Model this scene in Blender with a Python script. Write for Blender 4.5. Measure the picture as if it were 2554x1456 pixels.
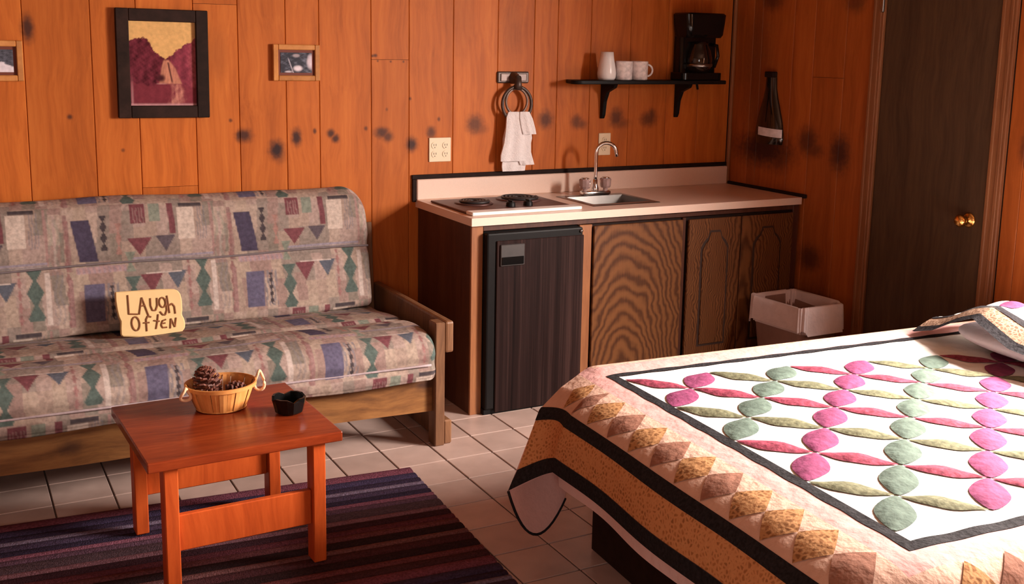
import bpy, bmesh, math, random
import numpy as np
from mathutils import Vector, Matrix
random.seed(7); rng = np.random.default_rng(7)
for o in list(bpy.data.objects): bpy.data.objects.remove(o)
scene = bpy.context.scene
C = scene.collection
PI = math.pi

# ------------------------------------------------------------------ camera
cam_d = bpy.data.cameras.new('camera'); cam = bpy.data.objects.new('camera', cam_d); C.objects.link(cam)
cam.location = (-3.9747, -4.8745, 1.6607)
cam.rotation_euler = (1.3995, -0.0181, -0.4892)
cam_d.sensor_fit = 'HORIZONTAL'; cam_d.sensor_width = 36.0
cam_d.lens = 2712.6 / 2554 * 36.0
cam_d.shift_x = -(1287.09 - 1277) / 2554; cam_d.shift_y = (582.68 - 728) / 2554
cam_d.clip_start = 0.05
scene.camera = cam

# ------------------------------------------------------------------ world, daylight, exposure
world = bpy.data.worlds.new('sky'); scene.world = world; world.use_nodes = True
bg = world.node_tree.nodes['Background']; bg.inputs[0].default_value = (0.85, 0.92, 1.0, 1); bg.inputs[1].default_value = 0.5
def area(name, loc, rot, sx, sy, power, col, spread=PI):
    d = bpy.data.lights.new(name, 'AREA'); d.shape = 'RECTANGLE'; d.size = sx; d.size_y = sy; d.energy = power; d.color = col; d.spread = spread
    o = bpy.data.objects.new(name, d); C.objects.link(o); o.location = loc; o.rotation_euler = rot; return o
# daylight entering by the window over the bed head (right wall); the unseen front window behind the camera is added as fill
WIN_R = (-3.95, -2.35, 0.95, 2.10)     # y0, y1, z0, z1 on the right wall
WIN_F = (-5.10, -3.50, 0.95, 2.05)     # x0, x1, z0, z1 on the front wall
area('daylight_right_window', (0.55, (WIN_R[0]+WIN_R[1])/2, (WIN_R[2]+WIN_R[3])/2+.22), (0, PI/2-math.radians(38), 0), WIN_R[3]-WIN_R[2], WIN_R[1]-WIN_R[0], 500, (1.0, 0.87, 0.79))
area('front_window_fill', ((WIN_F[0]+WIN_F[1])/2, -5.74, (WIN_F[2]+WIN_F[3])/2), (PI/2, 0, 0), WIN_F[1]-WIN_F[0], WIN_F[3]-WIN_F[2], 18, (1.0, 0.86, 0.78))
vs = scene.view_settings
vs.view_transform = 'Standard'; vs.look = 'None'; vs.exposure = 0.85; vs.gamma = 1.0; vs.use_curve_mapping = False

# ------------------------------------------------------------------ helpers
def root_of(o):
    while o.parent: o = o.parent
    return o
class MB:
    def __init__(s): s.v = []; s.f = []; s.m = []
    def add(s, v, f, mi=0):
        n = len(s.v); s.v.extend([tuple(map(float, p)) for p in v]); s.f.extend([tuple(int(i) + n for i in q) for q in f]); s.m.extend([mi]*len(f)); return s
    def bm(s, bm, mi=0):
        bm.verts.ensure_lookup_table(); bm.verts.index_update()
        s.add([v.co[:] for v in bm.verts], [[v.index for v in f.verts] for f in bm.faces], mi); bm.free(); return s
    def box(s, lo, hi, bev=0.0, M=None, seg=1, mi=0):
        b = bmesh.new(); bmesh.ops.create_cube(b, size=1.0)
        for v in b.verts: v.co = Vector([lo[i] + (v.co[i] + .5)*(hi[i]-lo[i]) for i in range(3)])
        if bev: bmesh.ops.bevel(b, geom=b.edges[:], offset=bev, segments=seg, profile=.5, affect='EDGES')
        if M is not None: b.transform(M)
        return s.bm(b, mi)
    def lathe(s, prof, c, seg=24, M=None, sx=1, sy=1, close=True, mi=0):
        v = []; f = []; n = len(prof)
        for k in range(seg):
            a = 2*PI*k/seg
            for r, z in prof: v.append(Vector((r*math.cos(a)*sx, r*math.sin(a)*sy, z)))
        for k in range(seg):
            for i in range(n-1):
                a, b = k*n+i, ((k+1) % seg)*n+i
                f.append((a, b, b+1, a+1))
        if close:
            f.append([k*n for k in range(seg)][::-1]); f.append([k*n+n-1 for k in range(seg)])
        M = Matrix.Identity(4) if M is None else M
        return s.add([(M @ p) + Vector(c) for p in v], f, mi)
    def tube(s, pts, r, seg=8, cap=True, closed=False, mi=0):
        pts = [Vector(p) for p in pts]; n = len(pts); v = []; f = []; up = None
        for i, p in enumerate(pts):
            a = pts[(i-1) % n] if (closed or i) else p; b = pts[(i+1) % n] if (closed or i < n-1) else p
            t = (b-a).normalized()
            if up is None:
                up = Vector((0, 0, 1)) if abs(t.z) < .9 else Vector((1, 0, 0))
            x = t.cross(up).normalized(); y = x.cross(t).normalized(); up = y
            rr = r[i] if hasattr(r, '__len__') else r
            for k in range(seg):
                an = 2*PI*k/seg; v.append(p + x*math.cos(an)*rr + y*math.sin(an)*rr)
        for i in range(n if closed else n-1):
            for k in range(seg):
                a = i*seg+k; b = i*seg+(k+1) % seg; j = ((i+1) % n)*seg
                f.append((a, b, j+(k+1) % seg, j+k))
        if cap and not closed:
            f.append(list(range(seg))[::-1]); f.append([(n-1)*seg+k for k in range(seg)])
        return s.add(v, f, mi)
    def prism(s, poly, lo, hi, axis=1, M=None, bev=0, mi=0):
        # poly: 2D outline; extruded along axis between lo and hi
        b = bmesh.new()
        def P(q, h):
            return (h, q[0], q[1]) if axis == 0 else ((q[0], h, q[1]) if axis == 1 else (q[0], q[1], h))
        A = [b.verts.new(P(q, lo)) for q in poly]; B = [b.verts.new(P(q, hi)) for q in poly]
        b.faces.new(A); b.faces.new(B[::-1]); n = len(poly)
        for i in range(n): b.faces.new((A[i], B[i], B[(i+1) % n], A[(i+1) % n]))
        bmesh.ops.recalc_face_normals(b, faces=b.faces[:])
        if bev: bmesh.ops.bevel(b, geom=b.edges[:], offset=bev, segments=1, profile=.5, affect='EDGES')
        if M is not None: b.transform(M)
        return s.bm(b, mi)
    def grid(s, P, wrap=False, mi=0):
        P = np.asarray(P); a, b = P.shape[:2]; n = len(s.v)
        idx = np.arange(a*b).reshape(a, b) + n
        q = np.stack([idx[:-1, :-1], idx[1:, :-1], idx[1:, 1:], idx[:-1, 1:]], -1).reshape(-1, 4)
        s.v.extend(map(tuple, P.reshape(-1, 3).tolist())); s.f.extend(map(tuple, q.tolist())); s.m.extend([mi]*len(q)); return s
    def build(s, name, mat, parent=None, smooth=False, cols=None, loc=None, auto=None):
        me = bpy.data.meshes.new(name)
        off = Vector((0, 0, 0))
        if parent is not None: off = Vector(root_of(parent).location)
        elif loc is not None: off = Vector(loc)
        v = np.array(s.v, float) - np.array(off)
        me.from_pydata(v.tolist(), [], s.f)
        for mm in (mat if isinstance(mat, (list, tuple)) else [mat]): me.materials.append(mm)
        if isinstance(mat, (list, tuple)): me.polygons.foreach_set('material_index', s.m)
        if cols is not None:
            ca = me.color_attributes.new('dye', 'FLOAT_COLOR', 'POINT')
            a = np.ones((len(s.v), 4), np.float32); a[:, :3] = cols; ca.data.foreach_set('color', a.ravel())
        bm_ = bmesh.new(); bm_.from_mesh(me); bmesh.ops.recalc_face_normals(bm_, faces=bm_.faces[:]); bm_.to_mesh(me); bm_.free()
        if smooth: me.polygons.foreach_set('use_smooth', [True]*len(me.polygons))
        me.update()
        o = bpy.data.objects.new(name, me); C.objects.link(o)
        if parent is not None: o.parent = parent
        elif loc is not None: o.location = loc
        if smooth and auto:
            try: me.set_sharp_from_angle(angle=math.radians(auto))
            except Exception: pass
        return o
def tag(o, label, cat, group=None):
    o['label'] = label; o['category'] = cat
    if group: o['group'] = group
    return o
def thing(name, loc, label, cat, group=None):
    o = bpy.data.objects.new(name, None); C.objects.link(o); o.location = loc; o.empty_display_size = .05
    return tag(o, label, cat, group)
def struct(o):
    o['kind'] = 'structure'; return o
def rotz(a, c=(0, 0, 0)):
    c = Vector(c); return Matrix.Translation(c) @ Matrix.Rotation(a, 4, 'Z') @ Matrix.Translation(-c)
def smooth01(x):
    x = np.clip(x, 0, 1); return x*x*(3-2*x)

# ------------------------------------------------------------------ materials
def newmat(name):
    m = bpy.data.materials.new(name); m.use_nodes = True
    return m, m.node_tree, m.node_tree.nodes['Principled BSDF']
def N(nt, t, **k):
    n = nt.nodes.new(t)
    for a, b in k.items(): setattr(n, a, b)
    return n
def plain(name, col, rough=.5, metal=0, var=.0, vscale=30, bump=0, bscale=80, spec=None, trans=0, coat=0):
    m, nt, p = newmat(name)
    p.inputs['Roughness'].default_value = rough; p.inputs['Metallic'].default_value = metal
    if spec is not None: p.inputs['Specular IOR Level'].default_value = spec
    if trans: p.inputs['Transmission Weight'].default_value = trans
    if coat: p.inputs['Coat Weight'].default_value = coat; p.inputs['Coat Roughness'].default_value = .1
    tc = N(nt, 'ShaderNodeTexCoord')
    ns = N(nt, 'ShaderNodeTexNoise'); ns.inputs['Scale'].default_value = vscale; ns.inputs['Detail'].default_value = 4
    nt.links.new(tc.outputs['Object'], ns.inputs['Vector'])
    cr = N(nt, 'ShaderNodeValToRGB')
    cr.color_ramp.elements[0].position = .3; cr.color_ramp.elements[1].position = .7
    cr.color_ramp.elements[0].color = tuple(max(0, c*(1-var)) for c in col) + (1,)
    cr.color_ramp.elements[1].color = tuple(min(1, c*(1+var)) for c in col) + (1,)
    nt.links.new(ns.outputs['Fac'], cr.inputs[0]); nt.links.new(cr.outputs[0], p.inputs['Base Color'])
    if bump:
        n2 = N(nt, 'ShaderNodeTexNoise'); n2.inputs['Scale'].default_value = bscale
        nt.links.new(tc.outputs['Object'], n2.inputs['Vector'])
        b = N(nt, 'ShaderNodeBump'); b.inputs['Strength'].default_value = bump; b.inputs['Distance'].default_value = .01
        nt.links.new(n2.outputs['Fac'], b.inputs['Height']); nt.links.new(b.outputs[0], p.inputs['Normal'])
    return m
def wood(name, dark, mid, light, scale=(60, 60, 4), rough=.45, objvar=.15, knots=None, plane='xz', bump=.15, coat=0, world_pos=False, spec=.4, warp=.10):
    """grain stretched along the axis that has the small scale; optional knots at given wall positions"""
    m, nt, p = newmat(name); L = nt.links.new
    p.inputs['Roughness'].default_value = rough; p.inputs['Specular IOR Level'].default_value = spec
    if coat: p.inputs['Coat Weight'].default_value = coat; p.inputs['Coat Roughness'].default_value = .15
    oi = N(nt, 'ShaderNodeObjectInfo')
    if world_pos:
        g = N(nt, 'ShaderNodeNewGeometry'); src = g.outputs['Position']
    else:
        tc = N(nt, 'ShaderNodeTexCoord'); src = tc.outputs['Object']
    sh = N(nt, 'ShaderNodeVectorMath', operation='SCALE'); sh.inputs[3].default_value = 7.0
    cmb = N(nt, 'ShaderNodeCombineXYZ')
    for i in range(3): L(oi.outputs['Random'], cmb.inputs[i])
    L(cmb.outputs[0], sh.inputs[0])
    ad = N(nt, 'ShaderNodeVectorMath', operation='ADD'); L(src, ad.inputs[0]); L(sh.outputs[0], ad.inputs[1])
    # slow warp so that the grain wanders
    wn = N(nt, 'ShaderNodeTexNoise'); wn.inputs['Scale'].default_value = 2.2; wn.inputs['Detail'].default_value = 2
    L(ad.outputs[0], wn.inputs['Vector'])
    ws = N(nt, 'ShaderNodeVectorMath', operation='SCALE'); ws.inputs[3].default_value = warp; L(wn.outputs['Color'], ws.inputs[0])
    ad2 = N(nt, 'ShaderNodeVectorMath', operation='ADD'); L(ad.outputs[0], ad2.inputs[0]); L(ws.outputs[0], ad2.inputs[1])
    mp = N(nt, 'ShaderNodeVectorMath', operation='MULTIPLY'); mp.inputs[1].default_value = scale; L(ad2.outputs[0], mp.inputs[0])
    n1 = N(nt, 'ShaderNodeTexNoise'); n1.inputs['Scale'].default_value = 1; n1.inputs['Detail'].default_value = 6; n1.inputs['Roughness'].default_value = .65
    L(mp.outputs[0], n1.inputs['Vector'])
    n2 = N(nt, 'ShaderNodeTexNoise'); n2.inputs['Scale'].default_value = .22; n2.inputs['Detail'].default_value = 3
    L(mp.outputs[0], n2.inputs['Vector'])
    mx = N(nt, 'ShaderNodeMix', data_type='FLOAT'); mx.inputs[0].default_value = .5; L(n1.outputs['Fac'], mx.inputs[2]); L(n2.outputs['Fac'], mx.inputs[3])
    cr = N(nt, 'ShaderNodeValToRGB'); e = cr.color_ramp.elements
    e[0].position = .33; e[0].color = tuple(dark)+(1,); e[1].position = .68; e[1].color = tuple(light)+(1,)
    k = e.new(.5); k.color = tuple(mid)+(1,)
    L(mx.outputs[0], cr.inputs[0])
    hv = N(nt, 'ShaderNodeHueSaturation')
    mr = N(nt, 'ShaderNodeMapRange'); mr.inputs[3].default_value = 1-objvar; mr.inputs[4].default_value = 1+objvar
    L(oi.outputs['Random'], mr.inputs[0]); L(mr.outputs[0], hv.inputs['Value']); L(cr.outputs[0], hv.inputs['Color'])
    col = hv.outputs[0]
    if knots:
        sx = N(nt, 'ShaderNodeSeparateXYZ'); g = N(nt, 'ShaderNodeNewGeometry'); L(g.outputs['Position'], sx.inputs[0])
        nk = N(nt, 'ShaderNodeTexNoise'); nk.inputs['Scale'].default_value = 45; L(g.outputs['Position'], nk.inputs['Vector'])
        tot = None
        for (u, v, ru, rv, st) in knots:
            a = N(nt, 'ShaderNodeMath', operation='SUBTRACT'); L(sx.outputs['X' if plane == 'xz' else 'Y'], a.inputs[0]); a.inputs[1].default_value = u
            b = N(nt, 'ShaderNodeMath', operation='SUBTRACT'); L(sx.outputs['Z'], b.inputs[0]); b.inputs[1].default_value = v
            a2 = N(nt, 'ShaderNodeMath', operation='DIVIDE'); L(a.outputs[0], a2.inputs[0]); a2.inputs[1].default_value = ru
            b2 = N(nt, 'ShaderNodeMath', operation='DIVIDE'); L(b.outputs[0], b2.inputs[0]); b2.inputs[1].default_value = rv
            cx = N(nt, 'ShaderNodeCombineXYZ'); L(a2.outputs[0], cx.inputs[0]); L(b2.outputs[0], cx.inputs[1])
            ln = N(nt, 'ShaderNodeVectorMath', operation='LENGTH'); L(cx.outputs[0], ln.inputs[0])
            ng = N(nt, 'ShaderNodeMath', operation='MULTIPLY_ADD'); L(nk.outputs['Fac'], ng.inputs[0]); ng.inputs[1].default_value = .9; ng.inputs[2].default_value = -.45
            sm = N(nt, 'ShaderNodeMath', operation='ADD'); L(ln.outputs['Value'], sm.inputs[0]); L(ng.outputs[0], sm.inputs[1])
            r = N(nt, 'ShaderNodeMapRange', interpolation_type='SMOOTHSTEP'); r.inputs[1].default_value = .35; r.inputs[2].default_value = 2.1
            r.inputs[3].default_value = st; r.inputs[4].default_value = 0; L(sm.outputs[0], r.inputs[0])
            if tot is None: tot = r.outputs[0]
            else:
                mxx = N(nt, 'ShaderNodeMath', operation='MAXIMUM'); L(tot, mxx.inputs[0]); L(r.outputs[0], mxx.inputs[1]); tot = mxx.outputs[0]
        km = N(nt, 'ShaderNodeMix', data_type='RGBA'); L(tot, km.inputs[0]); L(col, km.inputs[6]); km.inputs[7].default_value = (.03, .012, .012, 1)
        col = km.outputs[2]
    L(col, p.inputs['Base Color'])
    if bump:
        b = N(nt, 'ShaderNodeBump'); b.inputs['Strength'].default_value = bump; b.inputs['Distance'].default_value = .002
        L(n1.outputs['Fac'], b.inputs['Height']); L(b.outputs[0], p.inputs['Normal'])
    return m
def oak(name, c0, scale):
    """cathedral grained oak: nested arches from stretched rings"""
    m, nt, p = newmat(name); L = nt.links.new
    p.inputs['Roughness'].default_value = .48; p.inputs['Specular IOR Level'].default_value = .2
    g = N(nt, 'ShaderNodeNewGeometry')
    s = N(nt, 'ShaderNodeVectorMath', operation='SUBTRACT'); s.inputs[1].default_value = c0; L(g.outputs['Position'], s.inputs[0])
    nz = N(nt, 'ShaderNodeTexNoise'); nz.inputs['Scale'].default_value = 6; nz.inputs['Detail'].default_value = 3; L(g.outputs['Position'], nz.inputs['Vector'])
    ns = N(nt, 'ShaderNodeVectorMath', operation='SCALE'); ns.inputs[3].default_value = .14; L(nz.outputs['Color'], ns.inputs[0])
    ad = N(nt, 'ShaderNodeVectorMath', operation='ADD'); L(s.outputs[0], ad.inputs[0]); L(ns.outputs[0], ad.inputs[1])
    mu = N(nt, 'ShaderNodeVectorMath', operation='MULTIPLY'); mu.inputs[1].default_value = scale; L(ad.outputs[0], mu.inputs[0])
    w = N(nt, 'ShaderNodeTexWave', wave_type='RINGS', rings_direction='SPHERICAL'); w.inputs['Scale'].default_value = 1; w.inputs['Distortion'].default_value = 1.2; w.inputs['Detail'].default_value = 3
    L(mu.outputs[0], w.inputs['Vector'])
    f = N(nt, 'ShaderNodeVectorMath', operation='MULTIPLY'); f.inputs[1].default_value = (160, 160, 9); L(g.outputs['Position'], f.inputs[0])
    n2 = N(nt, 'ShaderNodeTexNoise'); n2.inputs['Scale'].default_value = 1; n2.inputs['Detail'].default_value = 4; L(f.outputs[0], n2.inputs['Vector'])
    mx = N(nt, 'ShaderNodeMix', data_type='FLOAT'); mx.inputs[0].default_value = .45; L(w.outputs['Fac'], mx.inputs[2]); L(n2.outputs['Fac'], mx.inputs[3])
    cr = N(nt, 'ShaderNodeValToRGB'); e = cr.color_ramp.elements
    e[0].position = .22; e[0].color = (.070, .024, .009, 1); e[1].position = .75; e[1].color = (.17, .066, .022, 1)
    k = e.new(.45); k.color = (.125, .047, .016, 1)
    L(mx.outputs[0], cr.inputs[0]); L(cr.outputs[0], p.inputs['Base Color'])
    return m
def dyed(name, rough=.85, nscale=70, namp=.26, bump=.3, sheen=.0):
    m, nt, p = newmat(name); L = nt.links.new
    p.inputs['Roughness'].default_value = rough; p.inputs['Specular IOR Level'].default_value = .15
    at = N(nt, 'ShaderNodeAttribute', attribute_name='dye'); tc = N(nt, 'ShaderNodeTexCoord')
    n = N(nt, 'ShaderNodeTexNoise'); n.inputs['Scale'].default_value = nscale; n.inputs['Detail'].default_value = 4; L(tc.outputs['Object'], n.inputs['Vector'])
    r = N(nt, 'ShaderNodeMapRange'); r.inputs[1].default_value = .3; r.inputs[2].default_value = .7; r.inputs[3].default_value = 1-namp; r.inputs[4].default_value = 1+namp*.5; L(n.outputs['Fac'], r.inputs[0])
    v = N(nt, 'ShaderNodeVectorMath', operation='SCALE'); L(at.outputs['Color'], v.inputs[0]); L(r.outputs[0], v.inputs[3]); L(v.outputs[0], p.inputs['Base Color'])
    if bump:
        n2 = N(nt, 'ShaderNodeTexNoise'); n2.inputs['Scale'].default_value = 14; n2.inputs['Detail'].default_value = 3; L(tc.outputs['Object'], n2.inputs['Vector'])
        b = N(nt, 'ShaderNodeBump'); b.inputs['Strength'].default_value = bump; b.inputs['Distance'].default_value = .02
        L(n2.outputs['Fac'], b.inputs['Height']); L(b.outputs[0], p.inputs['Normal'])
    return m
def cloth(name, col, var=.12, vscale=25, print_col=None, pscale=40, bump=.35, bscale=35, thr=.5):
    m, nt, p = newmat(name); L = nt.links.new
    p.inputs['Roughness'].default_value = .9; p.inputs['Specular IOR Level'].default_value = .1
    tc = N(nt, 'ShaderNodeTexCoord'); n = N(nt, 'ShaderNodeTexNoise'); n.inputs['Scale'].default_value = vscale; n.inputs['Detail'].default_value = 3; L(tc.outputs['Object'], n.inputs['Vector'])
    cr = N(nt, 'ShaderNodeValToRGB'); e = cr.color_ramp.elements
    e[0].position = .3; e[1].position = .7
    e[0].color = tuple(c*(1-var) for c in col)+(1,); e[1].color = tuple(min(1, c*(1+var)) for c in col)+(1,)
    L(n.outputs['Fac'], cr.inputs[0]); out = cr.outputs[0]
    if print_col:
        vo = N(nt, 'ShaderNodeTexVoronoi', feature='DISTANCE_TO_EDGE'); vo.inputs['Scale'].default_value = pscale; L(tc.outputs['Object'], vo.inputs['Vector'])
        r = N(nt, 'ShaderNodeMapRange'); r.inputs[1].default_value = thr*.18; r.inputs[2].default_value = thr*.4; L(vo.outputs['Distance'], r.inputs[0])
        mx = N(nt, 'ShaderNodeMix', data_type='RGBA'); L(r.outputs[0], mx.inputs[0]); mx.inputs[6].default_value = tuple(print_col)+(1,); L(out, mx.inputs[7]); out = mx.outputs[2]
    L(out, p.inputs['Base Color'])
    n2 = N(nt, 'ShaderNodeTexNoise'); n2.inputs['Scale'].default_value = bscale; n2.inputs['Detail'].default_value = 3; L(tc.outputs['Object'], n2.inputs['Vector'])
    b = N(nt, 'ShaderNodeBump'); b.inputs['Strength'].default_value = bump; b.inputs['Distance'].default_value = .012
    L(n2.outputs['Fac'], b.inputs['Height']); L(b.outputs[0], p.inputs['Normal'])
    return m

KB = [(-3.617, 1.694, .018, .040, .9), (-3.475, 1.335, .008, .008, .8), (-2.753, 1.241, .028, .022, .9), (-2.775, 1.24, .012, .02, .9), (-2.605, 1.172, .026, .034, 1), (-2.59, 1.15, .02, .03, .5),
      (-2.511, 1.228, .018, .030, .95), (-2.425, 1.254, .006, .010, .8), (-2.348, 1.242, .015, .015, .9), (-2.325, 1.218, .014, .016, .9), (-2.176, 1.262, .007, .008, .7),
      (-2.095, 1.24, .028, .02, .85), (-2.065, 1.222, .020, .02, .8), (-1.942, 1.18, .022, .026, .95), (-1.84, 1.236, .018, .022, .8), (-1.604, 1.271, .034, .036, .75), (-1.59, 1.25, .04, .02, .5),
      (-1.200, 1.288, .030, .034, .8), (-1.015, 1.275, .026, .028, .7), (-.99, 1.262, .03, .02, .6), (-.768, 1.292, .032, .038, .75), (-.75, 1.262, .05, .02, .5), (-.560, 1.281, .040, .030, .7), (-.54, 1.30, .02, .03, .7),
      (-2.128, 1.602, .008, .006, .8), (-2.14, 1.60, .005, .005, .8), (-2.05, 1.575, .004, .004, .7), (-2.115, 1.577, .004, .004, .7), (-1.985, 1.575, .004, .004, .7), (-1.40, 1.75, .05, .12, .22), (-1.68, 1.80, .05, .15, .18), (-2.86, 1.60, .03, .08, .18), (-3.27, 1.19, .006, .006, .6),
      (-1.95, 1.40, .005, .006, .7), (-2.07, 1.35, .005, .006, .5), (-1.80, 1.30, .006, .008, .7), (-2.81, 1.31, .006, .006, .7)]
KR = [(-.63, 1.20, .055, .055, .75), (-.68, 1.16, .05, .03, .6), (-.86, 1.16, .05, .07, .85), (-.30, 1.13, .17, .07, .9), (-.42, 1.10, .06, .06, .7), (-.30, 1.93, .06, .05, .7), (-.22, 1.50, .08, .3, .35), (-.9, 1.90, .05, .04, .6), (-1.90, 1.28, .02, .05, .6), (-.70, .60, .06, .05, .7), (-.5, .8, .08, .1, .4), (-.75, .35, .1, .1, .4)]
PD, PM, PL = (.35, .083, .012), (.49, .126, .019), (.59, .170, .029)
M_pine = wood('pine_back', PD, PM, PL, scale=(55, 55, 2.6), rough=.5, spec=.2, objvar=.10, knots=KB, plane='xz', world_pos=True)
M_piner = wood('pine_right_shaded', (.28, .066, .012), (.38, .095, .017), (.46, .13, .025), scale=(55, 55, 2.6), rough=.5, spec=.2, objvar=.10, knots=KR, plane='yz', world_pos=True)  # same pine as the back wall, with the dimmer light darkened into its colour
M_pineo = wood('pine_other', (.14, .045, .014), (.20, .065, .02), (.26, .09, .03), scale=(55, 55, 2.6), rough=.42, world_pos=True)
M_back = plain('shadow_gap', (.05, .018, .008), .9)
M_ceil = plain('ceiling_board', (.20, .10, .05), .8, var=.1)
M_casing = wood('casing_wood', (.17, .062, .024), (.25, .098, .04), (.31, .128, .052), scale=(60, 60, 3), rough=.5, spec=.2)
M_door = wood('door_wood', (.045, .024, .014), (.070, .038, .021), (.095, .052, .027), scale=(60, 60, 4), rough=.55, spec=.2, objvar=0)
M_brass = plain('brass', (.85, .52, .16), .22, 1, var=.05)
M_steel = plain('stainless', (.27, .25, .235), .32, 1, var=.06)
M_chrome = plain('chrome', (.8, .79, .78), .12, 1)
M_grout = plain('grout', (.16, .11, .09), .9, var=.2)
M_black = plain('black_paint', (.008, .007, .007), .45, var=.1, spec=.15)
M_blackg = plain('black_gloss', (.005, .005, .005), .14, spec=.3)
M_lam = plain('cream_laminate', (.80, .60, .49), .38, var=.03, vscale=200)
M_cab = wood('cabinet_wood', (.045, .014, .008), (.075, .024, .013), (.11, .038, .018), scale=(70, 70, 4), rough=.4)
M_cabs = wood('cabinet_stile', (.17, .06, .024), (.26, .10, .040), (.33, .135, .05), scale=(70, 70, 4), rough=.4)
M_oak1 = oak('oak_cathedral', (-1.03, -.61, .05), (12, 3, 4.6))
M_oak2 = oak('oak_plain', (-.30, -.61, -1.6), (30, 4, 1.6))
M_fridge = wood('fridge_woodgrain', (.006, .0026, .0025), (.019, .0088, .0078), (.052, .026, .022), scale=(120, 120, 1.2), rough=.55, objvar=0, spec=.08, warp=.012)
M_red = wood('red_stain', (.15, .020, .006), (.23, .034, .009), (.32, .055, .013), scale=(8, 70, 70), rough=.26, objvar=.08, coat=.15, spec=.25)
M_redl = wood('red_stain_leg', (.34, .050, .010), (.48, .078, .014), (.58, .105, .020), scale=(70, 70, 6), rough=.45, objvar=.08, spec=.2)
M_sofaw = wood('sofa_frame_wood', (.10, .045, .022), (.19, .088, .042), (.27, .13, .06), scale=(60, 60, 5), rough=.45)
M_apron = wood('sofa_apron_wood', (.10, .038, .014), (.25, .108, .034), (.38, .18, .058), scale=(5, 50, 40), rough=.45, objvar=0, knots=[(-3.62, .215, .03, .02, .6), (-2.25, .27, .03, .02, .7)], plane='xz')
M_white = plain('white_ceramic', (.82, .78, .76), .25, var=.02)
M_towel = cloth('towel_terry', (.84, .78, .77), .04, 60, bscale=150)
M_plate = plain('ivory_plate', (.80, .66, .45), .4)
M_slot = plain('outlet_slot', (.20, .13, .08), .6)
M_bronze = plain('antique_bronze', (.075, .048, .038), .4, .3, var=.25, vscale=60)
M_liner = cloth('bin_liner', (.72, .62, .62), .05, 20, bscale=18, bump=.8)
M_bin = plain('bin_brown', (.26, .15, .12), .5, var=.06)
M_fabric = dyed('sofa_print')
M_photo = dyed('photo_print', rough=.25, namp=.15, nscale=60, bump=0)
M_quilt = cloth('quilt_white', (.86, .85, .80), .03, 12, bscale=22, bump=.6)
M_qpink = cloth('quilt_pink_border', (.60, .34, .315), .05, 20, bscale=30)
M_qblack = cloth('quilt_black', (.020, .018, .020), .4, 120, bscale=60)
M_qbrown = cloth('quilt_brown_print', (.40, .17, .062), .25, 30, print_col=(.60, .29, .12), pscale=75, thr=.7)
M_qcream = cloth('quilt_cream', (.66, .44, .34), .04, 20)
M_qp1 = cloth('quilt_patch_print', (.27, .125, .05), .25, 30, print_col=(.47, .25, .11), pscale=60, thr=.6)
M_qp2 = cloth('quilt_patch_brown', (.30, .145, .10), .15, 60)
M_petP = cloth('petal_magenta', (.23, .052, .12), .2, 40)
M_petG = cloth('petal_sage', (.105, .145, .118), .2, 40)
M_petR = cloth('petal_rose', (.26, .05, .08), .4, 60)
M_petO = cloth('petal_olive', (.15, .15, .09), .35, 60)
M_qback = cloth('quilt_backing', (.85, .50, .44), .03, 15)
M_sheet = cloth('bed_sheet', (.80, .62, .60), .03, 15)
M_case = cloth('pillowcase', (.78, .74, .80), .03, 15)
M_base = plain('bed_base_dark', (.022, .012, .010), .7, var=.2, spec=.1)
M_basket = wood('basket_splint', (.58, .22, .05), (.74, .32, .09), (.84, .42, .14), scale=(30, 30, 8), rough=.5, objvar=.12)
M_rope = plain('basket_rope', (.78, .50, .30), .8, var=.1, bump=.3, bscale=200)
M_cone = plain('pine_cone', (.15, .050, .034), .6, var=.45, vscale=60)
M_sign = plain('sign_cream', (.80, .56, .26), .6, var=.05, vscale=12)
M_ink = plain('sign_lettering', (.24, .085, .025), .7, var=.2)
M_frameD = wood('frame_dark', (.012, .007, .006), (.024, .013, .010), (.04, .02, .016), scale=(20, 20, 20), rough=.5, spec=.1)
M_frameO = wood('frame_oak', (.40, .15, .035), (.55, .22, .055), (.65, .29, .08), scale=(30, 30, 30), rough=.35)
M_mat = plain('frame_inner_mat', (.16, .035, .018), .7)
M_glassd = plain('dark_glass', (.012, .008, .006), .08, coat=.5)
M_label = plain('bottle_label', (.75, .70, .72), .5, var=.15, vscale=40)
M_acr = plain('acrylic_knob', (.42, .28, .26), .15, coat=.5, var=.2)
M_coil = plain('coil_burner', (.02, .015, .015), .5)
M_stove = plain('stove_steel', (.11, .055, .05), .45, .4, var=.2, vscale=8, spec=.3)  # dark reddish tint stands in for the wood reflected in the steel
M_enamel = plain('white_enamel', (.86, .82, .78), .25)
M_mugp = plain('mug_glaze', (.78, .70, .68), .25, var=.25, vscale=45)
M_glass, _nt, _p = newmat('window_glass')
_t = N(_nt, 'ShaderNodeBsdfTransparent'); _g = N(_nt, 'ShaderNodeBsdfGlossy'); _g.inputs['Roughness'].default_value = .02; _mx = N(_nt, 'ShaderNodeMixShader'); _mx.inputs[0].default_value = .06
_nt.links.new(_t.outputs[0], _mx.inputs[1]); _nt.links.new(_g.outputs[0], _mx.inputs[2]); _nt.links.new(_mx.outputs[0], _nt.nodes['Material Output'].inputs[0]); _nt.nodes.remove(_p)
M_winf = plain('window_frame_wood', (.30, .13, .06), .5, var=.1)
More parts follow.
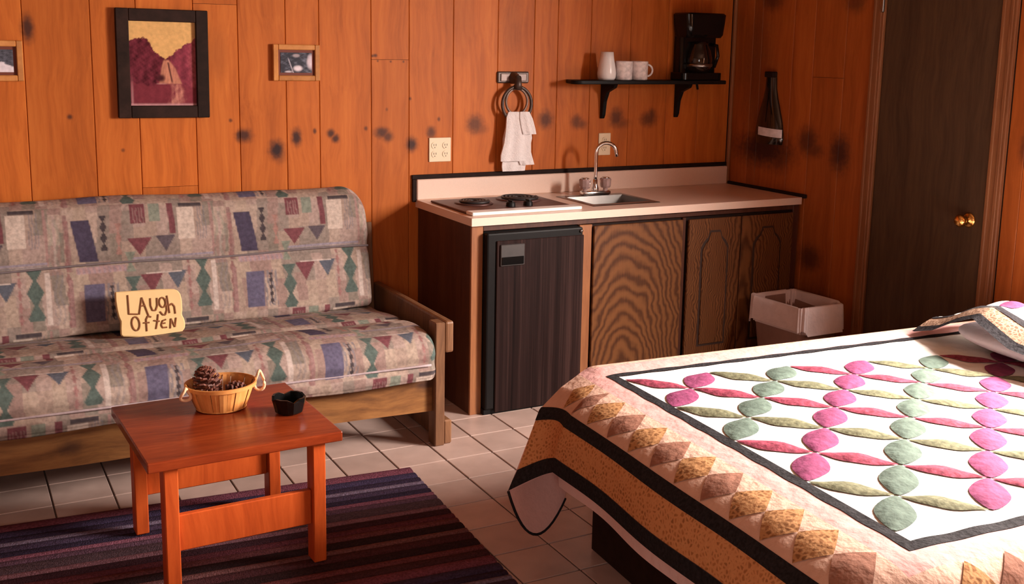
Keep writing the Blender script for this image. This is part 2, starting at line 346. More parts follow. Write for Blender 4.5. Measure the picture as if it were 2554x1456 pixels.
def tile_mat():
    m, nt, p = newmat('floor_tile'); L = nt.links.new
    p.inputs['Roughness'].default_value = .34
    oi = N(nt, 'ShaderNodeObjectInfo'); g = N(nt, 'ShaderNodeNewGeometry')
    n = N(nt, 'ShaderNodeTexNoise'); n.inputs['Scale'].default_value = 9; n.inputs['Detail'].default_value = 5; L(g.outputs['Position'], n.inputs['Vector'])
    cr = N(nt, 'ShaderNodeValToRGB'); e = cr.color_ramp.elements; e[0].position = .3; e[1].position = .7
    e[0].color = (.48, .345, .295, 1); e[1].color = (.60, .44, .38, 1); L(n.outputs['Fac'], cr.inputs[0])
    hv = N(nt, 'ShaderNodeHueSaturation'); mr = N(nt, 'ShaderNodeMapRange'); mr.inputs[3].default_value = .9; mr.inputs[4].default_value = 1.08
    L(oi.outputs['Random'], mr.inputs[0]); L(mr.outputs[0], hv.inputs['Value']); L(cr.outputs[0], hv.inputs['Color']); L(hv.outputs[0], p.inputs['Base Color'])
    return m
M_tile = tile_mat()

# ------------------------------------------------------------------ room shell
X0, Y0, H = -5.3, -5.6, 2.42
FZ = 0.0     # tile surface height
floor = struct(MB().box((X0, Y0, -.10), (0, 0, -.006)).build('floor', M_grout))
T0 = .2080; TX, TY = -2.2281, -1.0581
def tile_mesh():
    h = T0/2 - .0032
    m = MB(); m.box((-h, -h, -.0058), (h, h, 0), .0015)
    me = bpy.data.meshes.new('tile'); me.from_pydata(m.v, [], m.f); me.materials.append(M_tile); return me
tme = tile_mesh(); far_tiles = MB()
ni0 = int(math.floor((X0-TX)/T0))+1; ni1 = int(math.floor((0-TX)/T0))
nj0 = int(math.floor((Y0-TY)/T0))+1; nj1 = int(math.floor((0-TY)/T0))
cnt = 0
for i in range(ni0, ni1):
    for j in range(nj0, nj1):
        cx, cy = TX+(i+.5)*T0, TY+(j+.5)*T0
        if -4.15 < cx < -1.15 and -2.25 < cy < -.25:
            o = bpy.data.objects.new('tile', tme); C.objects.link(o); o.location = (cx, cy, 0); o.parent = floor; cnt += 1
        else:
            h = T0/2-.0032; far_tiles.box((cx-h, cy-h, -.0058), (cx+h, cy+h, 0))
ft = far_tiles.build('tile_field', M_tile, floor); ft['kind'] = 'stuff'

def board_profile(a, b, z0, z1, horiz, depth=.016, ch=.0026, gap=.0007):
    """one upright board; a..b across, front face at 0, V-chamfered long edges"""
    a += gap; b -= gap; z0 += .0008; z1 -= .0008
    pr = [(a, -depth), (a, -ch), (a+ch, 0), (b-ch, 0), (b, -ch), (b, -depth)]
    m = MB(); n = len(pr)
    v = [horiz(p, q, z0) for p, q in pr] + [horiz(p, q, z1) for p, q in pr]
    f = [(i, (i+1) % n, n+(i+1) % n, n+i) for i in range(n)] + [tuple(range(n))[::-1], tuple(range(n, 2*n))]
    return m.add(v, f)
wall_back = struct(MB().box((X0-.1, .012, -.1), (0.1, .10, H)).build('wall_back', M_back))
bx = [X0, -5.06, -4.83, -4.59, -4.38, -4.15, -3.90, -3.637, -3.379, -3.198, -2.961, -2.77, -2.556, -2.40, -2.148, -1.956, -1.724, -1.481, -1.275, -1.138, -.939, -.692, -.449, -.234, -.018]
joints = {-3.198: 1.025, -2.961: 1.814, -2.148: 1.584}
for a, b in zip(bx[:-1], bx[1:]):
    cuts = [0, joints[a], H] if a in joints else [0, H]
    for z0, z1 in zip(cuts[:-1], cuts[1:]):
        board_profile(a, b, z0, z1, lambda p, q, z: (p, -q, z)).build('board', M_pine, wall_back)
wr = MB()
DY0, DY1, DH = -1.745, -1.105, 2.04
wr.box((.012, WIN_R[1], -.1), (.10, .1, H)); wr.box((.012, Y0-.1, -.1), (.10, WIN_R[0], H))
wr.box((.012, WIN_R[0], -.1), (.10, WIN_R[1], WIN_R[2])); wr.box((.012, WIN_R[0], WIN_R[3]), (.10, WIN_R[1], H))
wall_right = struct(wr.build('wall_right', M_back))
by = [-.0, -.16, -.232, -.479, -.634, -.852, -1.035]
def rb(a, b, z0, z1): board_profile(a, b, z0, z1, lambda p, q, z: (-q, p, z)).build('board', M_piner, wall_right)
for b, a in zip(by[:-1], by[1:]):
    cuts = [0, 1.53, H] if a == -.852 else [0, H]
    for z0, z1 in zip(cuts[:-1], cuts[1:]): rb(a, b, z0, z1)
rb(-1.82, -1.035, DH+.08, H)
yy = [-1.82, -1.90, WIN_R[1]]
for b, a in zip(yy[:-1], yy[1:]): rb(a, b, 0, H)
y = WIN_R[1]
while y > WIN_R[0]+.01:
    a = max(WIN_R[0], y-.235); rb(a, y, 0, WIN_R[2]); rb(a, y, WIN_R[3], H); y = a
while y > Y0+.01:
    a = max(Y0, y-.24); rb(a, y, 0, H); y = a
wf = MB()
wf.box((X0-.1, Y0-.1, -.1), (WIN_F[0], Y0, H)); wf.box((WIN_F[1], Y0-.1, -.1), (.1, Y0, H))
wf.box((WIN_F[0], Y0-.1, -.1), (WIN_F[1], Y0, WIN_F[2])); wf.box((WIN_F[0], Y0-.1, WIN_F[3]), (WIN_F[1], Y0, H))
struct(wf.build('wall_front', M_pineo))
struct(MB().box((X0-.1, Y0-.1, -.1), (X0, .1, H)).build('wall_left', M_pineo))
struct(MB().box((X0-.1, Y0-.1, H), (.1, .1, H+.08)).build('ceiling', M_ceil))
# windows
def window(n, lo, hi, axis):
    """frame and two sashes; axis is the wall normal"""
    r = bpy.data.objects.new('window_%d' % n, None); C.objects.link(r); r.location = ((lo[0]+hi[0])/2, (lo[1]+hi[1])/2, lo[2]); struct(r)
    u = 1-axis; t = .05; f = MB()
    def bb(u0, u1, z0, z1, m, th=0):
        a = list(lo); b = list(hi); a[u], b[u], a[2], b[2] = u0, u1, z0, z1; a[axis] += th; b[axis] -= th
        m.box(a, b, .003)
    bb(lo[u], lo[u]+t, lo[2], hi[2], f); bb(hi[u]-t, hi[u], lo[2], hi[2], f); bb(lo[u]+t, hi[u]-t, lo[2], lo[2]+t, f); bb(lo[u]+t, hi[u]-t, hi[2]-t, hi[2], f)
    mid = (lo[u]+hi[u])/2; bb(mid-.025, mid+.025, lo[2]+t, hi[2]-t, f)
    f.build('window_frame', M_winf, r)
    for u0, u1 in ((lo[u]+t, mid-.025), (mid+.025, hi[u]-t)):
        g = MB(); bb(u0, u1, lo[2]+t, hi[2]-t, g, .038); g.build('pane', M_glass, r)
    return r
window(1, (0.012, WIN_R[0], WIN_R[2]), (.10, WIN_R[1], WIN_R[3]), 0)
window(2, (WIN_F[0], Y0-.1, WIN_F[2]), (WIN_F[1], Y0-.01, WIN_F[3]), 1)  # unseen window, added to carry the fill lamp
# corner trim, door and casings
struct(MB().box((-.018, -.022, 0), (-.001, -.001, H), .004).build('trim_1', M_casing))
def casing(n, y0, y1, z0, z1):
    m = MB(); m.box((-.022, y0, z0), (0.0, y1, z1), .004)
    yc = (y0+y1)/2
    if z1-z0 > 1: m.box((-.028, y0+.012, z0), (-.020, y0+.030, z1), .003); m.box((-.026, y1-.022, z0), (-.020, y1-.010, z1), .003)
    return struct(m.build('trim_%d' % n, M_casing))
casing(2, -1.105, -1.035, 0, DH+.07); casing(3, -1.82, -1.745, 0, DH+.07); casing(4, -1.745, -1.105, DH, DH+.07)
door = bpy.data.objects.new('door_1', None); C.objects.link(door); door.location = (0, -1.425, 0); struct(door)
MB().box((-.010, DY0+.004, .012), (.010, DY1-.004, DH-.004), .003).build('door_slab', M_door, door)
kb = MB(); Mx = Matrix.Rotation(-PI/2, 4, 'Y')
kb.lathe([(.0, 0), (.033, 0), (.033, .004), (.026, .009), (.012, .012), (.011, .034), (.020, .040), (.027, .050), (.028, .060), (.022, .070), (.010, .075), (0, .076)], (-.010, -1.668, .945), 24, Mx, close=False)
kb.build('door_knob', M_brass, door, smooth=True)
MB().box((-.034, -1.108, 1.845), (-.022, -1.090, 1.96), .003).build('hinge', M_steel, door)

# ------------------------------------------------------------------ kitchenette
CL, CD, CH = -1.9216, -.635, .91
cab = thing('kitchen_cabinet', (CL/2, -.3, 0), 'dark brown wooden base cabinet under the cream counter', 'cabinet')
MB().box((CL+.012, -.60, 0), (CL+.032, -.005, CH-.04), .002).build('side_panel', M_cab, cab)
MB().box((CL+.010, -.612, .0), (CL+.068, -.598, CH-.041), .002).build('stile', M_cabs, cab)
MB().box((-1.352, -.612, .0), (-1.283, -.598, .842), .002).build('stile', M_cabs, cab)
MB().box((-.757, -.608, .10), (-.737, -.598, .842), .002).build('stile', M_cab, cab)
MB().box((-.052, -.612, .0), (-.012, -.598, CH-.041), .002).build('stile', M_cab, cab)
MB().box((CL+.068, -.612, .846), (-.052, -.598, CH-.041), .002).build('top_rail', M_cab, cab)
MB().box((-1.283, -.56, .0), (-.052, -.54, .10)).build('toe_kick', M_base, cab)
MB().box((-1.352, -.595, .0), (-1.332, -.01, .86)).build('partition', M_cab, cab)
MB().box((-1.33, -.595, .10), (-.05, -.59, .842)).build('back_panel', M_base, cab)
d1 = MB(); d1.box((-1.280, -.626, .115), (-.765, -.610, .835), .003); d1 = d1.build('cabinet_door', M_oak1, cab); d1['label'] = 'plain oak door with cathedral grain'
def arch(x0, x1, z0, z1):
    c = (x0+x1)/2; w = (x1-x0)/2
    return [(x0, z0), (x1, z0), (x1, z1-.085), (x1-.018, z1-.055), (c+w*.52, z1-.035), (c+w*.36, z1), (c-w*.36, z1), (c-w*.52, z1-.035), (x0+.018, z1-.055), (x0, z1-.085)]
for x0, x1 in ((-.729, -.404), (-.398, -.060)):
    d = MB().box((x0, -.626, .115), (x1, -.610, .832), .003).build('cabinet_door', M_oak2, cab)
    pr = arch(x0+.075, x1-.075, .18, .772)
    inner = arch(x0+.087, x1-.087, .192, .762)
    # routed groove: thin dark channel frame, then the raised field
    b = MB(); n = len(pr)
    b.add([(p[0], -.6268, p[1]) for p in pr] + [(p[0], -.6268, p[1]) for p in inner], [(i, (i+1) % n, n+(i+1) % n, n+i) for i in range(n)])
    b.build('routed_groove', plain('groove_dark', (.035, .013, .006), .6), d)
    MB().prism(inner, -.632, -.626, 1, bev=.0015).build('raised_panel', M_oak2, d)
ct = thing('countertop', (CL/2, -.3, CH), 'cream laminate countertop with backsplash over the cabinet', 'countertop')
SINK = (-1.195, -.855, -.475, -.215)   # x0 x1 y0 y1 hole
m = MB()
m.box((CL, CD, CH-.036), (SINK[0], -.001, CH)); m.box((SINK[1], CD, CH-.036), (-.019, -.001, CH))
m.box((SINK[0], CD, CH-.036), (SINK[1], SINK[2], CH)); m.box((SINK[0], SINK[3], CH-.036), (SINK[1], -.001, CH))
m.build('slab', M_lam, ct)
MB().box((CL, -.022, CH), (-.019, -.002, CH+.100), .004).build('backsplash', M_lam, ct)
tr = MB(); tr.box((CL-.022, -.012, CH+.101), (-.019, -.0005, CH+.122), .002); tr.box((CL-.020, -.014, CH-.01), (CL-.001, -.0005, CH+.1005), .002)
tr.build('splash_trim', M_base, ct)
MB().box((-.018, CD-.02, CH-.004), (-.001, -.022, CH+.016), .003).build('end_trim', M_base, ct)

# stove top
st = thing('cooktop', (-1.605, -.32, CH), 'two burner steel cooktop with white front strip set in the counter', 'cooktop')
MB().box((-1.892, -.512, CH+.001), (-1.326, -.115, CH+.010), .003).build('steel_plate', M_stove, st)
MB().box((-1.892, -.580, CH+.001), (-1.322, -.512, CH+.016), .003).build('control_strip', M_enamel, st)
for cx, cy, R in ((-1.735, -.27, .075), (-1.470, -.225, .095)):
    b = MB(); b.lathe([(R+.018, .0), (R+.018, .004), (R+.008, .006), (R-.005, .001), (0, .001)], (cx, cy, CH+.010), 32, close=False); b = b.build('drip_pan', M_stove, st, True)
    b = MB(); pts = [(cx+math.cos(a)*(.018+(R-.02)*a/(8*PI)), cy+math.sin(a)*(.018+(R-.02)*a/(8*PI)), CH+.020) for a in np.linspace(0, 8*PI, 110)]
    b.tube(pts, .0058, 6); b.build('coil', M_coil, st, True)
for cx, cy in ((-1.622, -.43), (-1.530, -.43)):
    b = MB(); b.lathe([(0, 0), (.023, 0), (.022, .016), (.018, .022), (0, .022)], (cx, cy, CH+.010), 20, close=False); b.box((cx-.004, cy-.02, CH+.030), (cx+.004, cy+.02, CH+.040), .001)
    b.build('knob', M_black, st, True, auto=40)
# sink and faucet
sk = thing('sink', (-1.025, -.34, CH), 'small stainless steel sink basin set in the counter', 'sink')
x0, x1, y0, y1 = SINK
m = MB(); R0 = (-1.222, -.830, -.517, -.158); zt = CH+.003
def ring(r, z): return [(r[0], r[2], z), (r[1], r[2], z), (r[1], r[3], z), (r[0], r[3], z)]
r1 = (x0+.004, x1-.004, y0+.004, y1-.004); r2 = (x0+.022, x1-.022, y0+.022, y1-.022)
v = ring(R0, CH+.0008) + ring(tuple(np.array(R0)+[.004, -.004, .004, -.004]), zt) + ring(r1, zt) + ring(r2, CH-.14)
m.add(v, [(4*k+i, 4*k+(i+1) % 4, 4*k+4+(i+1) % 4, 4*k+4+i) for k in range(3) for i in range(4)] + [(12, 13, 14, 15)])
m.build('basin', M_steel, sk)
b = MB(); b.lathe([(0, 0), (.030, 0), (.034, .003), (.022, .001)], (-1.02, -.34, CH-.1395), 20, close=False); b.build('drain', M_chrome, sk, True)
fc = thing('faucet', (-1.005, -.186, CH+.003), 'chrome gooseneck faucet with two clear knobs behind the sink', 'faucet')
fx, fy, fz = -1.005, -.186, CH+.0035
b = MB(); b.box((fx-.085, fy-.024, fz), (fx+.085, fy+.024, fz+.022), .009, seg=2); b.build('base', M_chrome, fc, True, auto=40)
b = MB(); b.lathe([(.018, .02), (.019, .034), (.013, .05), (.011, .08), (0, .08)], (fx, fy, fz), 16, close=False)
pts = [(fx, fy, fz+.05)] + [(fx, fy, fz+z) for z in (.10, .15, .20)]
for a in np.linspace(0, PI*1.0, 12): pts.append((fx+.048*(1-math.cos(a)), fy-.020*(1-math.cos(a)), fz+.215+.052*math.sin(a)))
pts.append((pts[-1][0]+.004, pts[-1][1]-.002, fz+.198))
b.tube(pts, [.0098]*len(pts), 10); b.build('spout', M_chrome, fc, True)
for s in (-1, 1):
    kx = fx+s*.062
    b = MB(); b.lathe([(.012, .02), (.012, .032), (.024, .036), (.028, .046), (.030, .078), (.026, .084), (0, .085)], (kx, fy, fz), 10, close=False); k = b.build('knob', M_acr, fc)
    b = MB(); b.lathe([(.020, .0855), (.020, .088), (0, .0885)], (kx, fy, fz), 16, close=False); b.build('knob_cap', M_chrome, k)

# fridge
fr = thing('mini_fridge', (-1.61, -.36, 0), 'black mini fridge with dark woodgrain door in the cabinet', 'fridge')
FX0, FX1 = -1.852, -1.356
MB().box((FX0, -.608, .030), (FX1, -.08, .842), .006).build('body', M_black, fr)
MB().box((FX0, -.650, .025), (FX1, -.610, .840), .008, seg=2).build('door_frame', M_black, fr)
MB().box((FX0+.045, -.658, .012), (FX1+.001, -.651, .805), .003).build('door_panel', M_fridge, fr)
MB().box((FX0-.004, -.640, .0), (FX1, -.56, .028), .003).build('plinth', M_black, fr)
h = MB(); h.box((FX0+.060, -.666, .690), (FX0+.182, -.659, .788), .003); h = h.build('handle_plate', plain('handle_grey', (.055, .05, .048), .4, .3, var=.1), fr)
h.name = 'handle_plate'
MB().box((FX0+.066, -.669, .696), (FX0+.176, -.6665, .732), .001).build('handle_recess', M_blackg, h)
b = MB(); b.lathe([(0, 0), (.009, 0), (.007, .006), (0, .007)], (FX1-.012, -.651, .823), 12, Matrix.Rotation(PI/2, 4, 'X'), close=False); b.build('hinge_pin', M_steel, fr, True)

# ------------------------------------------------------------------ wall fittings
def outlet(x0, x1, z0, z1, label, n):
    o = thing('wall_outlet', ((x0+x1)/2, 0, (z0+z1)/2), label, 'outlet')
    MB().box((x0, -.007, z0), (x1, -.0005, z1), .002).build('cover_plate', M_plate, o)
    w = (x1-x0)/n
    for k in range(n):
        cx = x0+w*(k+.5)
        for zc in ((z0*.68+z1*.32), (z0*.32+z1*.68)):
            r = MB(); r.lathe([(.017, 0), (.017, .0025), (0, .0025)], (cx, -.007, zc), 16, Matrix.Rotation(PI/2, 4, 'X'), close=False); r = r.build('receptacle', M_plate, o)
            s = MB()
            for dx in (-.0065, .0055): s.box((cx+dx, -.0105, zc-.002), (cx+dx+.0025, -.0094, zc+.008))
            s.box((cx-.002, -.0105, zc-.012), (cx+.002, -.0094, zc-.007)); s.build('slot', M_slot, r)
    return o
outlet(-1.853, -1.736, 1.092, 1.210, 'ivory double wall outlet beside the towel ring', 2)
outlet(-.877, -.803, 1.095, 1.212, 'ivory single wall outlet behind the faucet', 1)
# towel ring
tg = thing('towel_ring', (-1.395, 0, 1.39), 'dark bronze towel ring on a rectangular wall plate', 'towel ring')
MB().box((-1.487, -.012, 1.474), (-1.307, -.0005, 1.532), .006).build('wall_plate', M_bronze, tg)
MB().box((-1.470, -.016, 1.484), (-1.324, -.0125, 1.522), .003).build('plate_inset', plain('bronze_light', (.22, .15, .13), .4, .2, var=.15), tg)
b = MB(); b.lathe([(.030, 0), (.026, .012), (.016, .03), (.015, .05), (0, .05)], (-1.395, -.016, 1.500), 16, Matrix.Rotation(PI/2, 4, 'X'), close=False)
b.tube([(-1.395, -.058, 1.505), (-1.395, -.060, 1.47), (-1.395, -.052, 1.452)], [.016, .018, .026], 12); b.build('post', M_bronze, tg, True)
def ringpts(cx, cz, rx, rz, y, n=40): return [(cx+rx*math.cos(a), y, cz+rz*math.sin(a)) for a in np.linspace(0, 2*PI, n, endpoint=False)]
b = MB(); b.tube(ringpts(-1.395, 1.372, .082, .086, -.050), .0085, 8, closed=True); b.build('outer_ring', M_bronze, tg, True)
b = MB(); b.tube(ringpts(-1.395, 1.385, .060, .064, -.046), .0065, 8, closed=True); b.build('inner_ring', plain('bronze_worn', (.20, .13, .10), .35, .3, var=.2), tg, True)
# towel: three hanging layers
def towel_layer(m, outline_l, outline_r, zs, y, amp, ph):
    P = []
    for i, z in enumerate(zs):
        row = []
        for k in range(25):
            u = k/24; x = outline_l[i]*(1-u)+outline_r[i]*u
            row.append((x, y-.006*math.sin(PI*u)-amp*math.sin(u*14+ph)*min(1, (zs[0]-z)/.06), z))
        P.append(row)
    P = np.array(P); Q = P.copy(); Q[:, :, 1] += .008
    m.grid(P); m.grid(Q)
    n = len(zs)
    for e in (0, -1): m.grid(np.stack([P[:, e], Q[:, e]], 1))
    m.grid(np.stack([P[-1], Q[-1]], 1)); m.grid(np.stack([P[0], Q[0]], 1))
tw = thing('hand_towel', (-1.39, -.05, 1.02), 'white hand towel hanging from the bronze ring', 'towel')
m = MB(); towel_layer(m, [-1.448, -1.458, -1.462, -1.470, -1.487, -1.487], [-1.345, -1.335, -1.325, -1.32, -1.318, -1.31], [1.335, 1.31, 1.24, 1.18, 1.12, 1.088], -.064, .003, 0); m.build('front_fold', M_towel, tw, True)
m = MB(); towel_layer(m, [-1.43, -1.45, -1.465, -1.465, -1.470, -1.466], [-1.342, -1.31, -1.30, -1.318, -1.335, -1.338], [1.325, 1.26, 1.20, 1.12, 1.06, 1.035], -.042, .002, 2); m.build('back_fold', M_towel, tw, True)
m = MB(); towel_layer(m, [-1.39, -1.39, -1.38, -1.37], [-1.338, -1.318, -1.302, -1.296], [1.335, 1.30, 1.25, 1.222], -.076, .002, 1); m.build('side_fold', M_towel, tw, True)
m = MB(); towel_layer(m, [-1.40, -1.40, -1.39, -1.37], [-1.335, -1.32, -1.305, -1.290], [1.20, 1.16, 1.11, 1.066], -.055, .002, 3); m.build('side_fold', M_towel, tw, True)

# shelf
sh = thing('wall_shelf', (-.62, 0, 1.49), 'black wooden wall shelf on two brackets', 'shelf')
sp = [(-1.085, -.001), (-.165, -.001), (-.165, -.150), (-.175, -.165)] + [(-1.05+.045*math.cos(a)-.03, -.115+.05*math.sin(a)) for a in np.linspace(-PI/2, -PI, 6)]
MB().prism(sp, 1.474, 1.494, 2, bev=.003).build('board', M_black, sh)
for x in (-.862, -.385):
    pr = [(-.001, 1.473), (-.135, 1.473), (-.125, 1.455), (-.06, 1.43), (-.035, 1.38), (-.025, 1.31), (-.014, 1.290), (-.001, 1.290)]
    MB().prism(pr, x-.011, x+.011, 0, bev=.002).build('bracket', M_black, sh)
vz = 1.4945
v = MB(); v.lathe([(0, 0), (.040, 0), (.047, .012), (.049, .035), (.044, .07), (.036, .11), (.033, .142), (.030, .1425), (.030, .12), (0, .11)], (-.905, -.105, vz), 32, close=False)
tag(v.build('vase', M_white, None, True, loc=(-.905, -.105, vz)), 'plain white tapered vase on the black shelf', 'vase')
def mug(x, y, ha, label):
    o = thing('mug', (x, y, vz), label, 'mug', 'mugs on the black shelf')
    b = MB(); b.lathe([(0, 0), (.040, 0), (.044, .004), (.046, .095), (.043, .097), (.041, .092), (.039, .010), (0, .008)], (x, y, vz), 32, close=False); b.build('cup', M_mugp, o, True, auto=50)
    pts = [(x+math.cos(ha)*(.043+.030*math.sin(a)), y+math.sin(ha)*(.043+.030*math.sin(a)), vz+.050+.030*math.cos(a)) for a in np.linspace(0, PI, 12)]
    b = MB(); b.tube(pts, .0055, 8); b.build('handle', M_mugp, o, True)
mug(-.800, -.105, 2.4, 'white mottled mug standing between vase and other mug')
mug(-.700, -.100, -.25, 'white mottled mug with its handle towards the coffee maker')
# coffee maker
cm = thing('coffee_maker', (-.33, -.09, vz), 'black drip coffee maker on the right end of the shelf', 'coffee maker')
def rrect(x0, x1, y0, y1, r, n=5):
    out = []
    for cx, cy, a0 in ((x1-r, y1-r, 0), (x0+r, y1-r, PI/2), (x0+r, y0+r, PI), (x1-r, y0+r, 3*PI/2)):
        for k in range(n+1): a = a0+PI/2*k/n; out.append((cx+r*math.cos(a), cy+r*math.sin(a)))
    return out
b = MB(); b.prism(rrect(-.445, -.185, -.150, -.006, .03), vz+.0005, vz+.040, 2, bev=.003); b.build('base', M_blackg, cm)
b = MB(); b.prism(rrect(-.425, -.185, -.085, -.006, .02), vz+.040, vz+.240, 2); b.build('column', M_blackg, cm)
pr = np.array(rrect(0, 1, 0, 1, .16)); P = []
for z, a0, a1, c0, c1 in ((.225, -.424, -.190, -.135, -.006), (.24, -.428, -.186, -.150, -.005), (.30, -.436, -.180, -.155, -.005), (.346, -.440, -.174, -.155, -.005), (.354, -.432, -.182, -.148, -.010)):
    P.append([(a0+(a1-a0)*q[0], c0+(c1-c0)*q[1], vz+z) for q in pr] )
n = len(pr); m = MB(); m.add([p for r in P for p in r], [(k*n+i, k*n+(i+1) % n, (k+1)*n+(i+1) % n, (k+1)*n+i) for k in range(4) for i in range(n)] + [list(range(n))[::-1], [4*n+i for i in range(n)]])
m.build('reservoir', M_blackg, cm, True, auto=40)
b = MB(); b.lathe([(0, 0), (.052, 0), (.066, .03), (.070, .07), (.060, .115), (.044, .145), (.046, .160), (0, .163)], (-.315, -.100, vz+.042), 28, close=False); ca = b.build('carafe', M_glassd, cm, True)
b = MB(); b.lathe([(.0705, .030), (.072, .036), (.0715, .046), (.069, .046)], (-.315, -.100, vz+.042), 28, close=False); b.build('carafe_band', M_steel, ca, True)
b = MB(); b.tube([(-.28, -.145, vz+.19), (-.265, -.185, vz+.185), (-.263, -.195, vz+.13), (-.27, -.175, vz+.07)], .009, 8); b.build('carafe_handle', M_blackg, ca, True)
b = MB(); b.tube([(-.25, -.004, vz+.02), (-.25, -.004, vz-.02), (-.245, -.010, vz-.055)], .006, 6); b.build('cord', M_black, cm, True)

# pictures
def picture(name, x0, x1, z0, z1, fw, ins, mats, label, cat, paint, tilt=0, shear=0, res=.003, th=.022):
    o = thing(name, ((x0+x1)/2, 0, (z0+z1)/2), label, cat)
    M = Matrix.Translation(o.location) @ Matrix.Rotation(tilt, 4, 'Y') @ Matrix.Translation(-o.location)
    y0, y1 = -th, -.0008
    for lo, hi in (((x0, z0), (x0+fw, z1)), ((x1-fw, z0), (x1, z1)), ((x0+fw, z0), (x1-fw, z0+fw)), ((x0+fw, z1-fw), (x1-fw, z1))):
        b = MB(); b.box((lo[0], y0, lo[1]), (hi[0], y1, hi[1]), .003, M); b.build('frame_rail', mats[0], o)
    a0, a1, c0, c1 = x0+fw, x1-fw, z0+fw, z1-fw
    if ins:
        b = MB(); b.box((a0, -.010, c0), (a1, y1-.001, c1), 0, M); b.build('mat_board', mats[1], o)
        a0 += ins; a1 -= ins; c0 += ins; c1 -= ins
    nx = max(2, int((a1-a0)/res)); nz = max(2, int((c1-c0)/res))
    U, V = np.meshgrid(np.linspace(0, 1, nx), np.linspace(0, 1, nz), indexing='ij')
    P = np.stack([a0+(a1-a0)*U, np.full_like(U, -.012), c0+(c1-c0)*V], -1)
    pts = np.array([(M @ Vector(p))[:] for p in P.reshape(-1, 3)]).reshape(P.shape)
    m = MB(); m.grid(pts); m.build('photo', M_photo, o, cols=paint(U.ravel(), V.ravel()))
    return o
def fbm(u, v, f, seed=0):
    r = np.random.default_rng(seed); out = np.zeros_like(u); amp = 1
    for k in range(5):
        a = r.uniform(0, 6.28, 4); d = r.uniform(-1, 1, (4, 2))
        for i in range(4): out += amp*np.sin((u*d[i, 0]+v*d[i, 1])*f*2*PI+a[i])/4
        f *= 1.9; amp *= .6
    return out
def lerpc(c, col, w): return c*(1-w[:, None])+np.array(col)*w[:, None]
def paint_falls(u, v):
    c = np.tile(np.array((.74, .44, .17)), (len(u), 1))
    n = fbm(u, v, 5, 3)*.035
    hill = np.interp(u, [0, .12, .25, .32, .36, .46, .52, .60, .66, .70, .80, .90, 1], [.79, .81, .80, .74, .64, .60, .57, .58, .62, .70, .73, .78, .82]) + n
    inh = smooth01((hill-v)/.012)
    tx = fbm(u, v, 9, 4)
    tree = np.array((.13, .022, .035))*(1+.55*tx[:, None]) + np.where((u > .62)[:, None], np.array((.10, .02, .03)), 0)
    c = c*(1-inh[:, None])+tree*inh[:, None]
    pink = smooth01((.95-abs(u-.97)*9-abs(v-.5)*1.2)+.3*tx); c = lerpc(c, (.48, .12, .13), pink*inh*.7)
    l = np.interp(v, [.25, .45, .55], [.42, .46, .50]); r = np.interp(v, [0, .25, .45, .55], [.86, .80, .70, .60])
    fall = smooth01((u-l)/.03)*smooth01((r-u)/.03)*smooth01((.56-v)/.03)*smooth01((v-.25)/.02)
    c = lerpc(c, (.62, .27, .17), fall*(.75+.3*fbm(u*3, v*.3, 6, 5)).clip(.2, 1))
    shore = .27+.03*fbm(u, v*0, 2, 8)
    pool = smooth01((shore-v)/.03); c = lerpc(c, np.array((.20, .035, .05)), pool*.8)
    rl = .50+.10*np.sin(v*9); rr_ = .84+.05*fbm(u*0, v, 4, 9)
    refl = smooth01((u-rl)/.07)*smooth01((rr_-u)/.09)*pool; c = lerpc(c, (.56, .23, .18), refl*(.55+.5*fbm(u*2.5, v*1.2, 5, 6)).clip(0, 1))
    ln = smooth01(1-abs(v-.262)/.008)*smooth01((u-.38)/.04)*smooth01((.60-u)/.1); c = lerpc(c, (.62, .32, .30), ln*.7)
    dk = smooth01(1-abs(u-(.58+.12*(.5-v)*2))/.022)*smooth01((.53-v)/.02)*smooth01((v-.26)/.04); c = lerpc(c, (.05, .012, .02), dk)
    rock = smooth01(1-((u-.46)**2/.008+(v-.33)**2/.0035)); c = lerpc(c, (.06, .015, .02), rock)
    ed = smooth01((.035-v)/.03)+smooth01(1-abs(u-.03)/.03)*smooth01((.4-v)/.3)*.5; c = lerpc(c, (.62, .32, .33), ed.clip(0, .8))
    return c.clip(0.002, 1)
picture('framed_picture', -3.284, -2.905, 1.327, 1.785, .052, 0, (M_frameD, M_mat), 'large dark framed waterfall picture above the sofa', 'picture', paint_falls, tilt=.006, th=.03)
def paint_bw(u, v):
    n = fbm(u, v, 3, 11)*.35+fbm(u, v, 7, 12)*.25
    g = .10+.25*smooth01(n*1.4+.2)
    c = np.stack([g*.85, g*.9, g*1.15], -1)*.6
    w = smooth01(1.1-((u-.55)**2/.03+(v-.22)**2/.03)); c = lerpc(c, (.80, .72, .78), w)
    w = smooth01(1.1-((u-.97)**2/.025+(v-.55)**2/.2)); c = lerpc(c, (.72, .62, .68), w)
    w = smooth01(1-abs(u-.18-.22*(1-v))/.025)*smooth01((.8-v)/.2); c = lerpc(c, (.62, .58, .66), w)
    w = smooth01(1.1-((u-.50)**2/.02+(v-.85)**2/.012)); c = lerpc(c, (.40, .34, .36), w)
    w = smooth01(1.1-((u-.25)**2/.02+(v-.05)**2/.004)); c = lerpc(c, (.6, .55, .6), w)
    return c.clip(.003, 1)
picture('framed_photo', -2.619, -2.402, 1.485, 1.647, .024, .012, (M_frameO, M_mat), 'small oak framed photo right of the waterfall picture', 'picture', paint_bw, tilt=.004)
